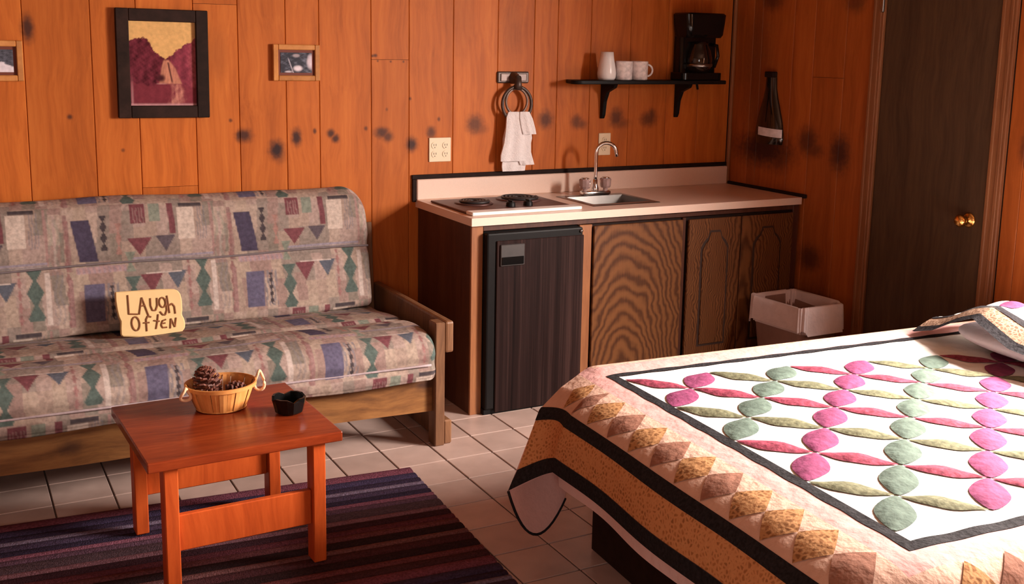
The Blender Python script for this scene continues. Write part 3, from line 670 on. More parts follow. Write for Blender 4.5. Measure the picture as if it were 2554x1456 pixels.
def paint_snow(u, v):
    n = fbm(u, v, 3, 21)*.10
    g = .08+.05*fbm(u, v, 6, 22)
    c = np.stack([g, g, g*1.3], -1).clip(.01, 1)
    w = smooth01(((.46+.12*np.sin(u*5))-v+n)/.08); c = lerpc(c, (.78, .72, .78), w)
    w = smooth01(1-((u-.55)**2/.02+(v-.66)**2/.03)); c = lerpc(c, (.02, .018, .03), w)
    return c
picture('framed_photo', -3.858, -3.641, 1.482, 1.644, .024, .012, (M_frameO, M_mat), 'small oak framed photo left of the waterfall picture, showing snow', 'picture', paint_snow)
# bottle on the right wall
bo = thing('wall_bottle', (-.02, -.35, 1.13), 'dark glass bottle with white label hung on the right wall', 'bottle')
prof = [(-.100, 1.165), (-.108, 1.19), (-.108, 1.22), (-.098, 1.28), (-.076, 1.35), (-.055, 1.41), (-.042, 1.46), (-.038, 1.545)]
P = []
for w, z in prof:
    w = -w; P.append([(-.004-.042*(w/.106)**.6*max(0, math.sin(a)), -.340+.02*(1.35-z)*-1+w*math.cos(a), z) for a in np.linspace(0, PI, 17)])
m = MB(); m.grid(P); n = len(P[0])
m.add(P[0], [tuple(range(n))]); m.add(P[-1], [tuple(range(n))]); m.add([r[0] for r in P]+[r[-1] for r in P], [(i, i+1, len(P)+i+1, len(P)+i) for i in range(len(P)-1)])
m.build('glass', M_glassd, bo, True, auto=50)
lb = []
for z in np.linspace(1.208, 1.252, 5):
    w = .106; lb.append([(-.006-.0435*math.sin(a), -.340+.02*(1.35-z)*-1+w*math.cos(a)*1.01, z+.006*math.cos(a)) for a in np.linspace(.35*PI, .95*PI, 10)])
m = MB(); m.grid(lb); m.build('label', M_label, bo, True)
b = MB(); b.box((-.034, -.376, 1.518), (-.001, -.306, 1.548), .004); b.build('hanger', M_base, bo)

# ------------------------------------------------------------------ sofa
so = thing('sofa', (-3.1, -.5, 0), 'wood framed sofa with southwestern print cushions against the back wall', 'sofa')
SX0 = -4.16
CREAM = (.34, .255, .215); NAVY = (.075, .060, .10); PURP = (.135, .12, .19); BURG = (.19, .065, .075); SAGE = (.24, .26, .21); TEAL = (.10, .135, .12); ROSE = (.31, .19, .175); GREY = (.22, .20, .22); LAV = (.34, .29, .34); DARK = (.07, .055, .06)
def sofa_print(x, v):
    """woven print: tile .66 wide, v runs 0 (top of the back) to .52 and on"""
    tw, thh = .66, .50
    u = np.mod(x+2.885, tw); w = np.mod(v, thh)
    c = np.tile(np.array(CREAM), (len(x), 1))
    n = fbm(x, v, 6, 31)*.5
    c = lerpc(c, ROSE, (smooth01(n+.15)*.55)); c = lerpc(c, (.33, .30, .25), smooth01(-n-.05)*.5)
    cu_ = np.floor((u+.012*np.sin(v*9))/.047).astype(int); cv_ = np.floor((w+.03*np.sin(cu_*2.3))/.125).astype(int)
    hs = np.mod(np.abs(np.sin(cu_*12.9898+cv_*78.233)*43758.5453), 1)
    tones = np.array([(.52, .40, .33), (.42, .31, .25), (.34, .22, .195), (.27, .225, .195), (.46, .34, .30), (.22, .195, .16), (.48, .37, .29)])
    c = c*.35+tones[(hs*6.999).astype(int)]*.65
    def rect(u0, u1, v0, v1, col, sl=0, a=1, edge=.003):
        uu = u-sl*(w-v0); k = smooth01((uu-u0)/edge)*smooth01((u1-uu)/edge)*smooth01((w-v0)/edge)*smooth01((v1-w)/edge)
        return lerpc(c, col, k*a)
    def tri(cu, v0, hw, h, col, up=False):
        f = (w-v0)/h; f = 1-f if not up else f
        k = smooth01((hw*f-abs(u-cu))/.003)*(w > v0)*(w < v0+h); return lerpc(c, col, k)
    def zig(u0, wd, v0, v1, per, col):
        ph = abs(np.mod((w-v0)/per, 1)-.5)*2; k = smooth01((wd*(.25+.75*ph)-abs(u-u0))/.003)*(w > v0)*(w < v1); return lerpc(c, col, k)
    def pinstripe(u0, u1, v0, v1, col, per=.012, a=.6):
        k = (np.sin(u/per*2*PI+2*np.sin(v*40)) > .2)*(u > u0)*(u < u1)*(w > v0)*(w < v1); return lerpc(c, col, k*a)
    # upper half
    c = rect(.000, .020, .03, .27, ROSE, .05); c = zig(.012, .012, .06, .50, .06, (.30, .16, .15))
    c = rect(.028, .103, .055, .235, NAVY, .17)
    c = zig(.155, .016, .045, .19, .045, DARK); c = zig(.212, .014, .08, .21, .06, (.36, .20, .17))
    c = rect(.262, .325, .0, .085, BURG); c = pinstripe(.265, .322, .02, .085, (.33, .22, .2)); c = rect(.335, .385, .0, .08, SAGE)
    c = rect(.41, .438, .0, .135, BURG, .06); c = rect(.45, .525, .02, .16, (.60, .49, .42)); c = pinstripe(.53, .57, .02, .165, GREY)
    c = rect(.46, .56, .0, .022, DARK)
    c = rect(.585, .60, .0, .24, (.36, .22, .20), .03)
    c = tri(.295, .142, .052, .075, BURG); c = tri(.400, .138, .042, .068, (.11, .085, .10))
    c = rect(.25, .60, .222, .236, LAV); c = rect(.25, .60, .238, .243, GREY); c = rect(.04, .24, .25, .282, (.46, .30, .30)); c = pinstripe(.04, .24, .25, .282, LAV, .02, .5)
    c = zig(.255, .022, .20, .29, .09, SAGE)
    # lower half
    c = rect(.068, .148, .325, .485, PURP, -.02); c = pinstripe(.145, .20, .33, .485, GREY, .018, .8); c = zig(.175, .01, .34, .48, .03, DARK)
    c = zig(.260, .032, .31, .50, .085, TEAL); c = rect(.01, .03, .30, .50, (.34, .20, .19))
    c = tri(.335, .305, .046, .082, BURG); c = tri(.437, .297, .042, .080, (.11, .12, .15)); c = rect(.31, .46, .296, .303, (.60, .5, .45))
    c = zig(.488, .010, .25, .47, .05, (.33, .17, .16)); c = zig(.545, .034, .245, .46, .10, TEAL)
    c = rect(.58, .605, .26, .48, (.58, .48, .43)); c = pinstripe(.61, .65, .26, .48, GREY, .02, .4); c = rect(.622, .635, .03, .26, (.45, .33, .30)); c = pinstripe(.60, .655, .05, .25, SAGE, .03, .4)
    return (c*.88).clip(.01, 1)
def resample(pts, step):
    pts = np.array(pts, float)
    # smooth Catmull through the points, then even spacing
    P = []
    n = len(pts)
    for i in range(n-1):
        p0, p1, p2, p3 = pts[max(i-1, 0)], pts[i], pts[i+1], pts[min(i+2, n-1)]
        for t in np.linspace(0, 1, 12, endpoint=False):
            P.append(.5*((2*p1)+(-p0+p2)*t+(2*p0-5*p1+4*p2-p3)*t*t+(-p0+3*p1-3*p2+p3)*t**3))
    P.append(pts[-1]); P = np.array(P)
    s = np.r_[0, np.cumsum(np.linalg.norm(np.diff(P, axis=0), axis=1))]
    q = np.arange(0, s[-1], step); return np.stack([np.interp(q, s, P[:, k]) for k in range(2)], -1), q
def cushion(name, prof, xr, rr, v0, corner=None, wob=.004, xo=0):
    pr, arc = resample(prof, .005)
    xs = np.concatenate([np.arange(SX0, xr-rr, .005), xr-rr+rr*np.sin(np.linspace(0, PI/2, 12))])
    cen = pr.mean(0)
    tng = np.gradient(pr, axis=0); nrm = np.stack([tng[:, 1], -tng[:, 0]], -1); nrm /= np.linalg.norm(nrm, axis=1)[:, None]+1e-9
    if ((pr-cen)*nrm).sum() < 0: nrm = -nrm
    P = np.zeros((len(xs), len(pr), 3)); 
    for i, x in enumerate(xs):
        d = max(0, x-(xr-rr)); sink = rr-math.sqrt(max(0, rr*rr-d*d))
        q = pr-nrm*sink
        wv = wob*(np.sin(x*5.1+pr[:, 1]*6)+.6*np.sin(x*11+1+pr[:, 0]*9))
        q = q+nrm*wv[:, None]
        if corner:
            z0, R = corner; dd = max(0, x-(xr-R)); low = R-math.sqrt(max(0, R*R-dd*dd))
            top = pr[:, 1].max(); k = np.clip((q[:, 1]-z0)/(top-z0), 0, 1); q[:, 1] -= low*k
        P[i, :, 0] = x; P[i, :, 1] = q[:, 0]; P[i, :, 2] = q[:, 1]
    m = MB(); m.grid(P)
    xx = P[:, :, 0].ravel(); vv = np.tile(arc, len(xs))+v0
    cols = sofa_print(xx+xo, vv)
    n = len(pr); last = (len(xs)-1)*n
    m.f.append(tuple(last+k for k in range(n))); m.m.append(0); m.f.append(tuple(range(n))); m.m.append(0)
    return m.build(name, M_fabric, so, True, cols=cols, auto=60)
back_prof = [(-.030, .52), (-.012, .75), (-.012, .95), (-.05, .995), (-.105, 1.0), (-.165, .97), (-.190, .90), (-.208, .80), (-.200, .742), (-.224, .70), (-.250, .58), (-.262, .50), (-.25, .462), (-.18, .455)]
cushion('back_cushion', back_prof, -2.236, .035, -.61, corner=(.78, .11))
seat_prof = [(-.14, .33), (-.15, .44), (-.20, .458), (-.30, .462), (-.45, .480), (-.555, .486), (-.600, .476), (-.645, .490), (-.76, .502), (-.87, .492), (-.925, .462), (-.948, .415), (-.940, .374), (-.948, .345), (-.938, .312), (-.90, .300), (-.60, .297)]
cushion('seat_cushion', seat_prof, -2.218, .035, -.03, xo=-.12)
pp = MB(); pp.tube([(x, -.945-.004*math.sin(x*5), .372+.0*x) for x in np.linspace(SX0, -2.25, 40)], .005, 6); pp.build('piping', cloth('piping_lilac', (.40, .32, .33), .1), so, True)
pp = MB(); pp.tube([(x, -.207, .742+.004*math.sin(x*7)) for x in np.linspace(SX0, -2.245, 40)], .0045, 6); pp.build('piping', cloth('piping_lavender', (.17, .14, .145), .1), so, True)
# frame
ap = []
for x in np.linspace(SX0, -2.213, 40): ap.append((x, .152+.006*math.sin(x*4)))
for x in np.linspace(-2.213, SX0, 40): ap.append((x, .293+.004*math.sin(x*6+1)))
MB().prism(ap, -.875, -.835, 1).build('front_rail', M_apron, so)
MB().box((-2.212, -.905, 0), (-2.168, -.835, .532), .004).build('front_leg', M_sofaw, so)
MB().box((-2.167, -.905, .400), (-2.128, -.06, .534), .010, seg=2).build('armrest', M_sofaw, so)
MB().box((-2.167, -.895, .0), (-2.130, -.06, .105), .006).build('side_runner', M_sofaw, so)
pr = [(-.12, 0), (-.055, 0), (-.02, .45), (-.012, .81), (-.055, .825), (-.085, .45)]
MB().prism(pr, -2.212, -2.168, 0, bev=.004).build('back_post', M_sofaw, so)
MB().box((SX0, -.83, .20), (-2.213, -.12, .29)).build('seat_deck', M_sofaw, so)
MB().box((SX0-.06, -.905, 0), (SX0-.005, -.06, .53), .006).build('armrest', M_sofaw, so)

# ------------------------------------------------------------------ sign on the sofa
sg = thing('wooden_sign', (-3.245, -.36, .49), 'cream plaque lettered LAUgh OftEN leaning on the sofa back', 'sign')
def SM(cx, cy):   # crop coordinates of the plaque to its face
    u = (cx-230)/1540; return (u*.264, (1225-cy)/1000*.186-u*(.018+.020*(cy-220)/1000))
outl = [(232, 260), (700, 235), (1200, 215), (1560, 215), (1660, 245), (1720, 320), (1742, 450), (1735, 640), (1715, 740), (1760, 820), (1775, 920), (1760, 1010), (1680, 1090), (1480, 1150), (1100, 1190), (700, 1225), (320, 1225), (285, 1190), (290, 1050), (305, 900), (265, 800), (240, 650), (225, 450)]
MS = Matrix.Translation((-3.374, -.362, .472)) @ Matrix.Rotation(math.radians(-14), 4, 'X')
b = MB(); b.prism([SM(*p) for p in outl], -.022, 0, 1, M=MS, bev=.004); b.build('plaque', M_sign, sg)
def ell(cx, cy, rx, ry, a0=0, a1=2*PI, n=20): return [(cx+rx*math.cos(a), cy-ry*math.sin(a)) for a in np.linspace(a0, a1, n)]
strokes = {'letter_l': [[(510, 330), (505, 735), (700, 738)]], 'letter_a': [[(735, 745), (820, 385), (945, 765)], [(775, 565), (890, 552)]],
  'letter_u': [[(1015, 400), (1010, 560), (1045, 655), (1115, 655), (1160, 560), (1168, 395)]],
  'letter_g': [ell(1285, 490, 72, 100), [(1368, 410), (1375, 640), (1330, 745), (1270, 745), (1215, 680)]],
  'letter_h': [[(1400, 350), (1432, 710)], [(1432, 555), (1500, 512), (1555, 570), (1565, 720)]],
  'letter_o': [ell(640, 940, 88, 145)], 'letter_f': [[(1000, 792), (925, 775), (882, 850), (880, 1095)], [(820, 920), (950, 910)]],
  'letter_t': [[(1165, 735), (1140, 870), (1092, 1040)], [(1058, 868), (1185, 880)]],
  'letter_e': [[(1335, 840), (1255, 868), (1218, 955), (1245, 1010), (1345, 1000)], [(1228, 930), (1315, 912)]],
  'letter_n': [[(1420, 1022), (1450, 820), (1530, 990), (1572, 800)]]}
for nm, sl in strokes.items():
    m = MB()
    for s in sl:
        p = [MS @ Vector((SM(*q)[0], -.0235, SM(*q)[1])) for q in s]; 
        for a_, b_ in zip(p[:-1], p[1:]): m.tube([a_, b_], .0034, 6)
    m.build(nm, M_ink, sg)

# ------------------------------------------------------------------ rug
rg_a = math.radians(-4.4); RC = Vector((-2.400, -1.076, 0)); rex = Vector((math.cos(rg_a), math.sin(rg_a), 0)); rey = Vector((math.sin(rg_a)*-.75, math.cos(rg_a), 0))
ru = thing('striped_rug', (-3.4, -1.8, 0), 'dark purple and maroon striped woven rug under the coffee table', 'rug')
stripes = [((.16, .050, .075), .045), ((.050, .035, .075), .040), ((.035, .022, .045), .030), ((.17, .13, .19), .022), ((.060, .040, .075), .035), ((.030, .020, .040), .030), ((.20, .075, .11), .022), ((.10, .050, .075), .025),
           ((.075, .045, .055), .050), ((.19, .09, .11), .025), ((.045, .018, .025), .035), ((.11, .030, .040), .030), ((.13, .045, .050), .030), ((.028, .014, .016), .040), ((.15, .065, .065), .025), ((.065, .022, .026), .04), ((.030, .014, .016), .04), ((.13, .040, .045), .028), ((.06, .022, .026), .035)]
RL = 1.62; yv = 0; k = 0
rmats = {}
while yv < 1.75:
    col, w = stripes[k % len(stripes)]; k += 1; w *= 1.3
    if col not in rmats: rmats[col] = cloth('rug_wool_%d' % len(rmats), col, .35, 140, bscale=220, bump=.6)
    Pt = []
    ya, yb = yv, yv+w
    for i in range(2):
        row = []
        for t, z in ((0, .002), (.12, .0085), (.5, .011), (.88, .0085), (1, .002)):
            q = RC - rey*(ya+(yb-ya)*t) - rex*(RL*(1-i)); row.append((q.x, q.y, z))
        Pt.append(row)
    m = MB(); m.grid(Pt)
    a, b2 = Pt[1], Pt[0]
    m.add(a+[(a[-1][0], a[-1][1], .0005), (a[0][0], a[0][1], .0005)], [(0, 1, 2, 3, 4, 5, 6)])
    m.build('stripe', rmats[col], ru, True, auto=50); yv = yb
c0 = RC; c1 = RC-rex*RL; c2 = RC-rex*RL-rey*yv; c3 = RC-rey*yv
m = MB(); m.add([(c.x, c.y, z) for z in (.0004, .0018) for c in (c0, c1, c2, c3)], [(0, 1, 2, 3), (4, 5, 6, 7), (0, 1, 5, 4), (1, 2, 6, 5), (2, 3, 7, 6), (3, 0, 4, 7)]); m.build('rug_backing', M_qblack, ru)

# ------------------------------------------------------------------ coffee table
TH = .448; RZ = .0125
tcx, tcy = -3.203, -1.452; ta = math.radians(2.0)
tb = thing('coffee_table', (tcx, tcy, RZ), 'low square red stained wooden coffee table on the rug', 'table')
Mt = rotz(ta, (tcx, tcy, 0))
tx0, tx1, ty0, ty1 = tcx-.302, tcx+.298, tcy-.285, tcy+.285
MB().box((tx0, ty0, TH-.032), (tx1, ty1, TH), .004, Mt, 2).build('table_top', M_red, tb)
lw = .042; ld = .060
for lx in (tx0+.050, tx1-.092-.0):
    for ly in (ty0+.022, ty1-.022-ld):
        MB().box((lx, ly, RZ), (lx+lw, ly+ld, TH-.033), .003, Mt).build('leg', M_redl, tb)
for ly in (ty0+.040, ty1-.062):
    MB().box((tx0+.0925, ly, .140), (tx1-.0925, ly+.022, .255), .003, Mt).build('stretcher', M_redl, tb)
for lx in (tx0+.058, tx1-.084):
    MB().box((lx, ty0+.083, TH-.075), (lx+.025, ty1-.083, TH-.034), .002, Mt).build('top_cleat', M_redl, tb)

# basket with cones
bkx, bky, bkz = -3.185, -1.335, TH+.0008
bs = thing('basket', (bkx, bky, bkz), 'round tan splint basket with rope handles holding pine cones', 'basket')
ns = 24; ba = math.radians(10)
def bp(a, r, z): return Vector((bkx+r*1.06*math.cos(a), bky+r*.96*math.sin(a), bkz+z))
for k in range(ns):
    a0 = 2*PI*(k+.03)/ns; a1 = 2*PI*(k+.97)/ns; th = .0025*(k % 2)
    P = []
    for z, r in ((.004, .076), (.03, .086), (.06, .096), (.083, .103)):
        P.append([bp(a0+(a1-a0)*t, r+th+.001*math.sin(PI*t), z) for t in (0, .5, 1)])
    Q = [[p + (Vector((bkx, bky, p.z))-p).normalized()*.003 for p in r] for r in P]
    m = MB(); m.grid([[tuple(p) for p in r] for r in P]); m.grid([[tuple(p) for p in r] for r in Q])
    m.grid([[tuple(P[-1][i]), tuple(Q[-1][i])] for i in range(3)]); m.build('stave', M_basket, bs)
m = MB(); m.lathe([(.070, .002), (.078, .002), (.078, .006), (0, .006)], (bkx, bky, bkz), 32, sx=1.06, sy=.96, close=False); m.build('basket_floor', M_basket, bs)
for z, r in ((.076, .1075), ):
    m = MB(); m.lathe([(r, z), (r+.003, z), (r+.004, z+.012), (r-.001, z+.013), (r-.004, z+.008), (r-.003, z)], (bkx, bky, bkz), 40, sx=1.06, sy=.96, close=False); m.build('rim_hoop', M_basket, bs, True, auto=40)
for s, a in ((1, .05), (-1, PI+.35)):
    c = bp(a, .108, .082); tg_ = Vector((-math.sin(a), math.cos(a), 0)); ou = Vector((math.cos(a), math.sin(a), 0)); up = .000 if s > 0 else -.002
    pts = [c + tg_*.006*math.sin(2*t) + ou*(.017+.015*math.cos(t)*(1-.4*math.sin(t))) + Vector((0, 0, up-.008+(.034 if s > 0 else .02)*math.sin(t))) for t in np.linspace(0, 2*PI, 26, endpoint=False)]
    m = MB(); m.tube(pts, .0052, 8, closed=True); m.build('rope_handle', M_rope, bs, True)
def cone(c, ax, R, L, label):
    o = MB(); ax = Vector(ax).normalized(); q = Vector((0, 0, 1)).rotation_difference(ax).to_matrix().to_4x4(); Mx = Matrix.Translation(c) @ q
    o.lathe([(0, 0), (R*.45, L*.05), (R*.55, L*.35), (R*.35, L*.75), (0, L*.96)], (0, 0, 0), 10, close=False)
    o.v = [tuple(Mx @ Vector(p)) for p in o.v]
    nsc = 64
    for i in range(nsc):
        t = i/nsc; a = i*2.39996; z = L*(.04+.90*t); r = R*(math.sin(PI*(.22+.74*t))**.8)
        tilt = .15+1.0*t; w = R*.30*(1-.45*t); d = Vector((math.cos(a), math.sin(a), 0)); s = Vector((-math.sin(a), math.cos(a), 0)); u = Vector((0, 0, 1))
        o1 = d*math.cos(tilt)+u*math.sin(tilt)
        b0 = d*R*.25*(1-t)+u*z; tip = b0+o1*(r-R*.18)
        nn = o1.cross(s).normalized()*.0022
        vs_ = [b0-s*w*.5, b0+s*w*.5, tip*1+s*w, tip+o1*w*.55, tip-s*w]
        vv = [Mx @ (p+nn) for p in vs_]+[Mx @ (p-nn*1.6) for p in vs_]
        o.add(vv, [(0, 1, 2, 3, 4), (9, 8, 7, 6, 5), (1, 2, 7, 6), (2, 3, 8, 7), (3, 4, 9, 8), (4, 0, 5, 9)])
    return tag(o.build('pine_cone', M_cone, None, loc=tuple(c)), label, 'pine cone', 'pine cones in the basket')
cone((bkx-.030, bky+.020, bkz+.045), (-.25, .1, 1), .046, .098, 'tallest brown pine cone standing upright in the basket')
cone((bkx+.010, bky-.030, bkz+.052), (.95, -.1, .18), .036, .070, 'brown pine cone lying at the right inside the basket')
cone((bkx-.020, bky-.048, bkz+.056), (-.9, .25, .12), .030, .050, 'brown pine cone at the front left inside the basket')
# ashtray
ax_, ay_ = -2.995, -1.478
m = MB(); n = 8; rings_ = [(.040, 0), (.047, .006), (.057, .046), (.058, .056), (.050, .056), (.044, .020), (.0, .014)]
pr = []
m.lathe(rings_, (0, 0, 0), 16, close=False)
vv = []
for i, p in enumerate(m.v):
    x, y_, z = p; a = math.atan2(y_, x); k = 1-.035*(abs(math.sin(a*4)))
    if z > .05: z -= .010*max(0, math.cos(a*4))**6
    vv.append((ax_+x*k, ay_+y_*k, TH+.0006+z))
m.v = vv
tag(m.build('ashtray', M_blackg, None, loc=(ax_, ay_, TH)), 'black glass ashtray beside the basket on the coffee table', 'ashtray')

# ------------------------------------------------------------------ waste bin
bi = thing('waste_bin', (-.235, -.875, 0), 'brown waste bin with white liner beside the kitchen cabinet', 'bin')
Mb = rotz(math.radians(3), (-.235, -.875, 0))
def frustum(w0, d0, z0, w1, d1, z1, th, top=True):
    m = MB(); rr0 = rrect(-w0/2, w0/2, -d0/2, d0/2, .035); rr1 = rrect(-w1/2, w1/2, -d1/2, d1/2, .035); n = len(rr0)
    i0 = rrect(-w0/2+th, w0/2-th, -d0/2+th, d0/2-th, .03); i1 = rrect(-w1/2+th, w1/2-th, -d1/2+th, d1/2-th, .03)
    L_ = [[(p[0], p[1], z0) for p in rr0], [(p[0], p[1], z1) for p in rr1], [(p[0], p[1], z1) for p in i1], [(p[0], p[1], z0+.01) for p in i0]]
    m.add([Mb @ (Vector(p)+Vector((-.235, -.875, 0))) for r in L_ for p in r], [(k*n+i, k*n+(i+1) % n, (k+1)*n+(i+1) % n, (k+1)*n+i) for k in range(3) for i in range(n)])
    return m, n
m, n = frustum(.20, .28, .002, .272, .365, .430, .004); m.f.append(tuple(range(n))); m.f.append(tuple(3*n+i for i in range(n))); m.m += [0, 0]
m.build('bin_body', M_bin, bi, True, auto=40)
m = MB(); NN = 96; rows = []
base = np.array(rrect(-.5, .5, -.5, .5, .12, 23)); NN = len(base)
for j, (w, d, z) in enumerate(((.268, .362, .31), (.262, .356, .40), (.262, .356, .436), (.272, .366, .446), (.284, .378, .440), (.288, .382, .40), (.292, .386, .36), (.296, .392, .318))):
    row = []
    for i, q in enumerate(base):
        a = 2*PI*i/NN; wv = .0035*math.sin(a*9+1.3*j*.3)+.003*math.sin(a*17+2)
        if j < 3: wv -= .006
        zz = z + (.012*math.sin(a*2+.6)+.006*math.sin(a*5) if j == 7 else .004*math.sin(a*3+1) if j in (2, 3, 4) else 0)
        rr_ = math.hypot(*q)
        row.append(tuple(Mb @ Vector((-.235+q[0]*w+q[0]/rr_*wv*(j != 2), -.875+q[1]*d+q[1]/rr_*wv*(j != 2), zz))))
    row.append(row[0]); rows.append(row)
m.grid(rows); m.add(rows[0][:-1], [tuple(range(NN))]); m.build('bin_liner', M_liner, bi, True)

# ------------------------------------------------------------------ bed
bang = math.radians(-3.5)
BEX = np.array([math.cos(bang), math.sin(bang), 0]); BTY = np.array([math.sin(bang), -math.cos(bang), 0])   # along the bed, towards the near side
BO = np.array([-1.993, -1.925, 0.0]); BZ = .565; TT = 1.335; SS = 1.88
def bpos(s, t, z): return BO + BEX*s + BTY*t + np.array([0, 0, z])
Mbed = Matrix(((BEX[0], BTY[0], 0, BO[0]), (BEX[1], BTY[1], 0, BO[1]), (0, 0, 1, 0), (0, 0, 0, 1)))
be = thing('bed', tuple(bpos(.8, .67, 0)), 'bed with dark base and pink sheeted mattress under the quilt', 'bed')
MB().box((-.125, .075, 0), (SS-.02, TT+.02, .245), .006, Mbed).build('bed_base', M_base, be)
MB().box((-.235, .020, .2455), (SS, TT+.07, .515), .05, Mbed, 4).build('mattress', M_sheet, be, True, auto=50)
m = MB(); sh_p = []
for t in np.linspace(.10, TT+.05, 60): sh_p.append([tuple(bpos(-.262-.006*math.sin(t*13)-dd, t, z)) for dd, z in ((0, .46), (.002, .40), (.003, .33), (-.004, .252+.006*math.sin(t*6)))])
m.grid(sh_p); m.build('hanging_sheet', M_sheet, be, True)

def prof_fn(pts):
    pts = np.array(pts); pr, arc = resample(pts, .004); return lambda r: (np.interp(r, arc, pr[:, 0]), np.interp(r, arc, pr[:, 1]))
PF = prof_fn([(0, .565), (.08, .563), (.16, .552), (.22, .534), (.26, .508), (.285, .468), (.298, .42), (.310, .325), (.315, .20), (.315, .1)])
PS = prof_fn([(0, .565), (.09, .572), (.145, .564), (.172, .535), (.185, .47), (.192, .36), (.196, .1)])
PN = prof_fn([(0, .565), (.08, .562), (.13, .545), (.165, .505), (.18, .45), (.19, .36), (.20, .08)])
EAR_T, EAR_R = .16, -.14
ridge_p = np.array([0, .10, .20, .27, .31, .41, .455, .6]); 
ridge = np.array([(-1.984, -1.785, .565), (-2.076, -1.815, .556), (-2.170, -1.850, .530), (-2.262, -1.872, .474), (-2.287, -1.885, .438), (-2.380, -1.935, .300), (-2.423, -1.961, .250), (-2.5, -2.0, .18)])
def qpos(s, t):
    s = np.asarray(s, float); t = np.asarray(t, float); sh_ = np.broadcast(s, t).shape; s = np.broadcast_to(s, sh_).ravel(); t = np.broadcast_to(t, sh_).ravel()
    def basic(s, t):
        p = np.maximum(-s, 0); qf = np.maximum(-t, 0); qn = np.maximum(t-TT, 0); q = qf+qn; rho = np.hypot(p, q)+1e-9
        w = (p/rho)**2; df, zf = PF(rho); ds1, zs1 = PS(rho); ds2, zs2 = PN(rho)
        ds_ = np.where(qn > 0, ds2, ds1); zs_ = np.where(qn > 0, zs2, zs1)
        d = w*df+(1-w)*ds_; z = w*zf+(1-w)*zs_
        z = np.where(rho < 1e-6, BZ, z)
        d = d + .007*np.sin(t*10+.5)*smooth01((p-.2)/.2)
        ls = np.maximum(s, 0)-d*p/rho; lt = np.clip(t, 0, TT)+np.where(qn > 0, 1, -1)*d*q/rho
        # quilted puffing of the top
        k = smooth01(1-rho/.1)
        z = z + k*(.0022*np.sin(s*40.5)*np.sin((t-.06)*44.9) + .006*np.sin(s*3.1+.4)*np.sin(t*2.6))
        return BO + ls[:, None]*BEX + lt[:, None]*BTY + z[:, None]*np.array([0, 0, 1.])
    P = basic(s, t)
    ear = (s < 0) & (t < EAR_T)
    if ear.any():
        p = -s[ear]; te = t[ear]
        B = basic(s[ear], np.full(ear.sum(), EAR_T)); Rg = np.stack([np.interp(p, ridge_p, ridge[:, k]) for k in range(3)], -1)
        w = np.clip((EAR_T-te)/(EAR_T-EAR_R), 0, 1.3); w = w**1.25
        E = B*(1-w[:, None])+Rg*w[:, None]
        sag = np.sin(PI*np.clip(w, 0, 1))*smooth01((p-.12)/.2); E += sag[:, None]*np.array([.028, .012, 0.004])
        k = smooth01(p/.12)[:, None]; P[ear] = P[ear]*(1-k)+E*k
    return P.reshape(sh_+(3,))
def qsurf(s, t, off):
    e = 1e-3; P = qpos(s, t); A = qpos(np.asarray(s)+e, t)-P; B = qpos(s, np.asarray(t)+e)-P
    n = np.cross(B, A); n /= np.linalg.norm(n, axis=-1, keepdims=True)+1e-12
    # outward: upwards / away from the mattress
    c = bpos(.9, .67, .25); sgn = np.sign(((P-c)*n).sum(-1)); sgn[sgn == 0] = 1
    return P + n*sgn[..., None]*np.asarray(off)[..., None]
qu = thing('quilt', tuple(bpos(.8, .67, .56)), 'white petal pattern patchwork quilt with black and brown borders on the bed', 'quilt')
def qgrid(name, s0, s1, t0, t1, off, mat, step=.012, parent=None, m=None, build=True):
    m = m or MB(); S, T = np.meshgrid(np.linspace(s0, s1, max(3, int(abs(s1-s0)/step)+2)), np.linspace(t0, t1, max(3, int(abs(t1-t0)/step)+2)), indexing='ij')
    m.grid(qsurf(S, T, np.full(S.shape, off))); 
    return m.build(name, mat, parent or qu, True) if build else m
qgrid('white_field', 0, SS, 0, TT, 0, M_quilt)
def band(name, p0, p1, off, mat, fp=None):
    m = MB(); t_end = TT+p1; f0, f1 = fp or (p0, p1)
    qgrid('', -p1, -p0, EAR_R if fp is None or p0 else -f1, TT+p1, off, mat, .010, m=m, build=False)
    qgrid('', -.037, SS, -f1, -f0, off, mat, .010, m=m, build=False)
    qgrid('', -p0, SS, TT+p0, TT+p1, off, mat, .014, m=m, build=False)
    return m.build(name, mat, qu, True)
W = [0, .036, .105, .265, .306, .408, .455]
band('inner_black_stripe', W[0], W[1], .0025, M_qblack, (.0, .022))
band('pink_border', W[1], W[2], .001, M_qpink, (.022, W[2]))
band('cream_patch_border', W[2], W[3], .001, M_qcream)
band('outer_black_stripe', W[3], W[4], .0025, M_qblack)
band('print_border', W[4], W[5], .001, M_qbrown)
band('binding', W[5], W[6], .004, M_qblack)
# backing seen under the hem, and the folded corner flap
m = MB(); S, T = np.meshgrid(np.linspace(-.452, -.15, 26), np.linspace(EAR_R, TT+.1, 120), indexing='ij'); m.grid(qsurf(S, T, np.full(S.shape, -.010))); m.build('backing', M_qback, qu, True)
tip = ridge[6]; low = np.array((-2.318, -1.955, .078)); bk = np.array((-2.165, -1.890, .150)); top0 = ridge[3]; top1 = np.array((-2.11, -1.84, .47))
fl = []
for a in np.linspace(0, 1, 16):
    row = []
    up_ = top0*(1-a)+top1*a
    dn = (1-a)**2*tip + 2*a*(1-a)*(2*low-.5*tip-.5*bk) + a*a*bk
    for b_ in np.linspace(0, 1, 16): row.append(tuple(up_*(1-b_)+dn*b_ + np.array([.0, .02, 0])*math.sin(PI*b_)*math.sin(PI*a)))
    fl.append(row)
m = MB(); m.grid(fl); m.build('corner_flap', M_qback, qu, True)
